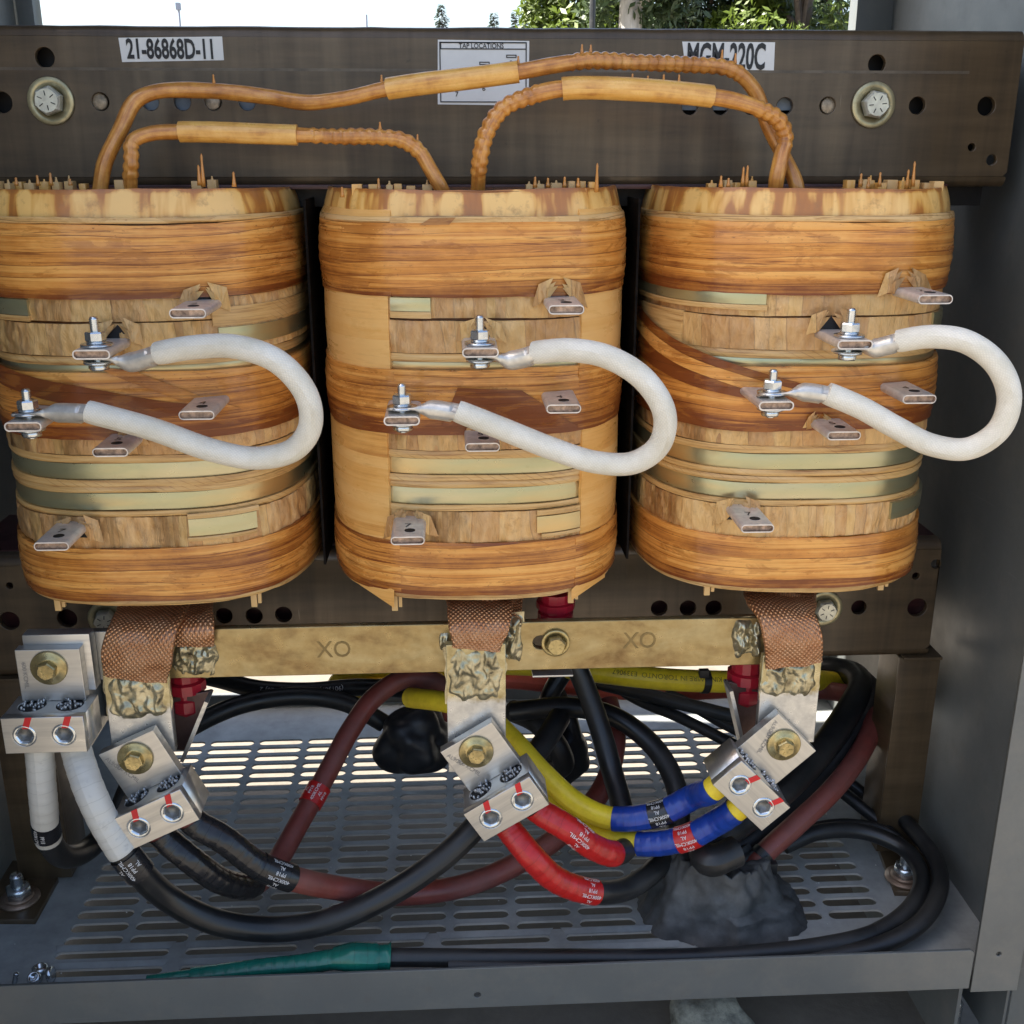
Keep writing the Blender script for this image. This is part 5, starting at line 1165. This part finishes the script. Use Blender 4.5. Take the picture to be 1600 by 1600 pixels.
def drape(label, px, py, Yc, rx, ry, h, mat, seed):
    c = Pz(px, py, FLOOR); c = Vector((c.x, c.y+ry*.9, FLOOR)); n, m = 96, 44; vs, fs = [], []
    for k in range(m+1):
        t = k/m
        for i in range(n):
            a = 2*math.pi*i/n; d = Vector((math.cos(a), math.sin(a), 0))
            f = .62+.26*t**1.2+.10*math.sin(t*3.1)+(.22*max(0, t-.72)**1.2/.28 if t > .72 else 0)
            fold = .10*noise.noise(Vector((d.x*1.6, d.y*1.6, seed+t*.8)))+.09*noise.noise(Vector((d.x*2.8, d.y*2.8, seed+5+t*2.2)))+.045*noise.noise(Vector((d.x*6, d.y*6, t*5)))+.015*noise.noise(Vector((d.x*14, d.y*14, t*11)))
            r = (f+fold)*(1.18 if d.x > 0 and t > .6 else 1.+.0*t)
            z = h*(1-t)*(1+.10*d.x*-1)+(.010*noise.noise(Vector((d.x*7, d.y*7, seed)))+.006*noise.noise(Vector((d.x*19, d.y*19, seed))))*max(0, 1-t*4)
            vs.append((c.x+d.x*rx*r, c.y+d.y*ry*r, c.z+z+.0006))
    for k in range(m):
        for i in range(n): fs.append((k*n+i, (k+1)*n+i, (k+1)*n+(i+1) % n, k*n+(i+1) % n))
    b = len(vs)
    for k in range(1, 9):      # hollow, sunken top where the cables go in
        for i in range(n):
            q = vs[i]; f = 1-k/9; vs.append((c.x+(q[0]-c.x)*f, c.y+(q[1]-c.y)*f, q[2]-.012*math.sin(k/9*1.5)+.004*noise.noise(Vector((i*.3, k*.7, seed)))))
    for k in range(8):
        o0 = 0 if k == 0 else b+(k-1)*n; o1 = b+k*n
        for i in range(n): fs.append((o0+(i+1) % n, o1+(i+1) % n, o1+i, o0+i))
    fs.append([b+7*n+i for i in reversed(range(n))][::-1])
    o = mk('putty_lump', vs, fs, mat); props(o, label, 'putty'); return o
drape('soft grey duct seal putty draped round the cables on the right of the floor', 1136, 1474, 1.05, .086, .060, .080, PUTTY, 6.7)
lump('putty_lump', 'dark lump of mastic behind the brown-red cable near the middle', 'putty', 645, 1155, 1.33, .048, .04, .045, BLACKPUTTY, 5.1)
lump('putty_lump', 'dark knotted mastic lump behind the steep black cable', 'putty', 872, 1172, 1.30, .036, .04, .045, BLACKPUTTY, 8.4)
# grey foam scrap under the cabinet
lump('foam_scrap', 'pale crumbly foam scrap on the ground under the cabinet', 'debris', 1110, 1590, 1.02, .045, .03, .03, simple('crumbly_foam', (.22, .22, .18), .9, 0, .4, (60, 60, 60), .8, .004), 3.)
# loose hardware in the lower left corner
for lab, px, py, kind in (('shiny washer lying flat in the lower left corner of the floor', 62, 1512, 'w'), ('shiny hex screw with a red mark beside the loose washer', 53, 1528, 'h'), ('shiny round nut on edge at the lower left corner', 80, 1526, 'e'), ('small loose threaded screw nearest the left edge', 24, 1529, 's')):
    q = Pz(px, py, FLOOR+.006); t = thing('loose_screw' if kind in 'hs' else 'loose_washer', lab, 'screw' if kind in 'hs' else 'washer', q); bm = bmesh.new()
    if kind == 'w': add_lathe(bm, [(.0075, -.004), (.0085, -.002), (.0085, 0), (.006, .002), (.0035, .002), (.003, -.002)], Matrix.Translation(q), 24)
    elif kind == 'h': add_lathe(bm, [(.0075, -.005), (.0075, 0), (.006, .003), (.004, .003), (.0035, .0)], Matrix.Translation(q) @ Matrix.Rotation(.5, 4, 'X'), 20)
    elif kind == 'e': add_lathe(bm, [(.0085, -.002), (.0085, .002), (.005, .0025)], Matrix.Translation(q+Vector((0, 0, .003))) @ Matrix.Rotation(1.4, 4, 'Y'), 24)
    else:
        prof = []; h = -.006
        while h < .008: prof += [(.0028, h), (.0021, h+.0008)]; h += .0016
        add_lathe(bm, prof, Matrix.Translation(q) @ Matrix.Rotation(.3, 4, 'Y'), 12)
    bmobj('metal_body', bm, ZINC, t, smooth=True, auto=50)
# grit
bm = bmesh.new(); rnd = random.Random(3)
for k in range(150):
    x, y_ = rnd.uniform(-.56, .56), rnd.uniform(.94, 1.45); s_ = rnd.uniform(.0003, .0011)
    bmesh.ops.create_icosphere(bm, subdivisions=0, radius=s_, matrix=Matrix.Translation((x, y_, FLOOR+s_*.6)))
o = bmobj('floor_grit', bm, simple('pale_grit', (.6, .6, .56), .7)); props(o, 'scattered pale grit on the slotted grey floor', 'grit', None, 'stuff')

# ------------------------------------------------------------------ beyond the cabinet
def leaf_cloud(n, clumps, size, rnd):
    vs, fs = [], []
    for _ in range(n):
        c, r = clumps[rnd.randrange(len(clumps))]
        d = Vector((rnd.gauss(0, 1), rnd.gauss(0, 1), rnd.gauss(0, 1))).normalized()*r*rnd.random()**.45; p = c+d
        a = Vector((rnd.gauss(0, 1), rnd.gauss(0, 1), rnd.gauss(0, 1))).normalized(); b = a.orthogonal().normalized(); s_ = size*rnd.uniform(.6, 1.3); i = len(vs)
        vs += [p-a*s_, p+b*s_*.4, p+a*s_, p-b*s_*.4]; fs.append((i, i+1, i+2, i+3))
    return vs, fs
def tree(label, px, Y, mat, bark, crown_r, zlo, zhi, seed, n=16000, tr=.18, lean=0.):
    rnd = random.Random(seed); q = P(px, 24, Y); t = thing('broadleaf_tree', label, 'tree', (q.x, Y, GROUND), group='broadleaf trees beyond the cabinet')
    clumps = []
    for _ in range(46):
        a = rnd.random()*6.28; rr = crown_r*math.sqrt(rnd.random()); clumps.append((Vector((q.x+rr*math.cos(a), Y+rr*math.sin(a)*.7, rnd.uniform(zlo, zhi))), rnd.uniform(.35, .85)))
    vs, fs = leaf_cloud(n, clumps, .11, rnd); mk('crown', vs, fs, mat, t, smooth=False)
    pth = Path([(q.x, Y, GROUND), (q.x+lean*.3, Y, GROUND+1.5), (q.x+lean, Y, zlo+1.2), (q.x+lean*1.5, Y, zhi)], .15); o = tube('trunk', pth, tr, bark, t, seg=10, step=.15, rf=lambda d, a, L: 1-.65*d/L)
    for k in range(5):
        c = clumps[k][0]; s_ = pth.frame(pth.len*.45)[0]; tube('branch', Path([s_, s_.lerp(c, .5)+Vector((0, 0, .2)), c], .15), tr*.35, bark, t, seg=6, step=.2)
tree('leftmost bright green broadleaf tree with loose outer twigs', 905, 26, LEAF1, BARKD, 1.25, 1.2, 6.5, 1, 14000, .10)
tree('tree with a thick pale trunk in the middle of the greenery', 985, 22, LEAF2, BARK, 1.0, 2.6, 7.0, 2, 9000, .30)
tree('dense grey green broadleaf tree right of the pale trunk', 1090, 27, LEAF2, BARKD, 1.7, .8, 6.5, 3, 20000, .15)
tree('broadleaf tree with a dark leaning trunk near the right end', 1215, 25, LEAF1, BARKD, 1.5, .8, 6.5, 4, 18000, .22, .5)
tree('rightmost grey green tree beside the back post', 1310, 28, LEAF2, BARKD, 1.5, .8, 6.2, 5, 16000, .15)
def pine(label, px, top, Y, seed):
    rnd = random.Random(seed); q = P(px, top, Y); h = q.z-GROUND; t = thing('pine_tree', label, 'conifer', (q.x, Y, GROUND), group='distant conifers'); vs, fs = [], []
    for _ in range(3200):
        f = rnd.random()**.7; z = q.z-f*h*.8; r = (.10+f*h*.22)*(rnd.random()**.5)*(.75+.25*math.sin(z*5+seed)); a = rnd.random()*6.28; p = Vector((q.x+r*math.cos(a), Y+r*math.sin(a), z))
        d = Vector((math.cos(a), math.sin(a), -.3)); s_ = .28; b = Vector((-math.sin(a), math.cos(a), .2))*.10; i = len(vs); vs += [p, p+d*s_+b, p+d*s_-b]; fs.append((i, i+1, i+2))
    mk('crown', vs, fs, PINE, t, smooth=False); tube('trunk', Path([(q.x, Y, GROUND), (q.x, Y, q.z-.5)], .8), .16, BARKD, t, seg=8, step=.8, rf=lambda d, a, L: 1-.8*d/L)
pine('tallest of the distant conifers, at the left', 690, 5, 90, 1); pine('short distant conifer left of the pair', 772, 19, 95, 2); pine('distant conifer left of the broadleaf trees', 806, 17, 95, 3); pine('smallest distant conifer beside the broadleaf trees', 821, 24, 96, 4)
for lab, px, top, Y, r, m_ in (('thin pole far off with a small lamp head at its top', 279, 15, 70, .07, WHITEINK), ('thin pale pole far off behind the middle of the beam', 572, 23, 80, .08, WHITEINK), ('dark post standing before the bright green tree', 927, -40, 14, .035, BLACK)):
    q = P(px, top, Y); t = thing('light_pole', lab, 'pole', (q.x, Y, GROUND)); pm = simple('pale_grey_steel', (.30, .33, .40), .5, .2) if m_ is WHITEINK else BLACKCABLE
    tube('pole', Path([(q.x, Y, GROUND), (q.x, Y, q.z)], 1.), r, pm, t, seg=8, step=1.); (box('lamp_head', (q.x-r*1.6, Y-.2, q.z-.02), (q.x+r*1.6, Y+.2, q.z+r*5), pm, t, 0) if 'lamp' in lab else None)
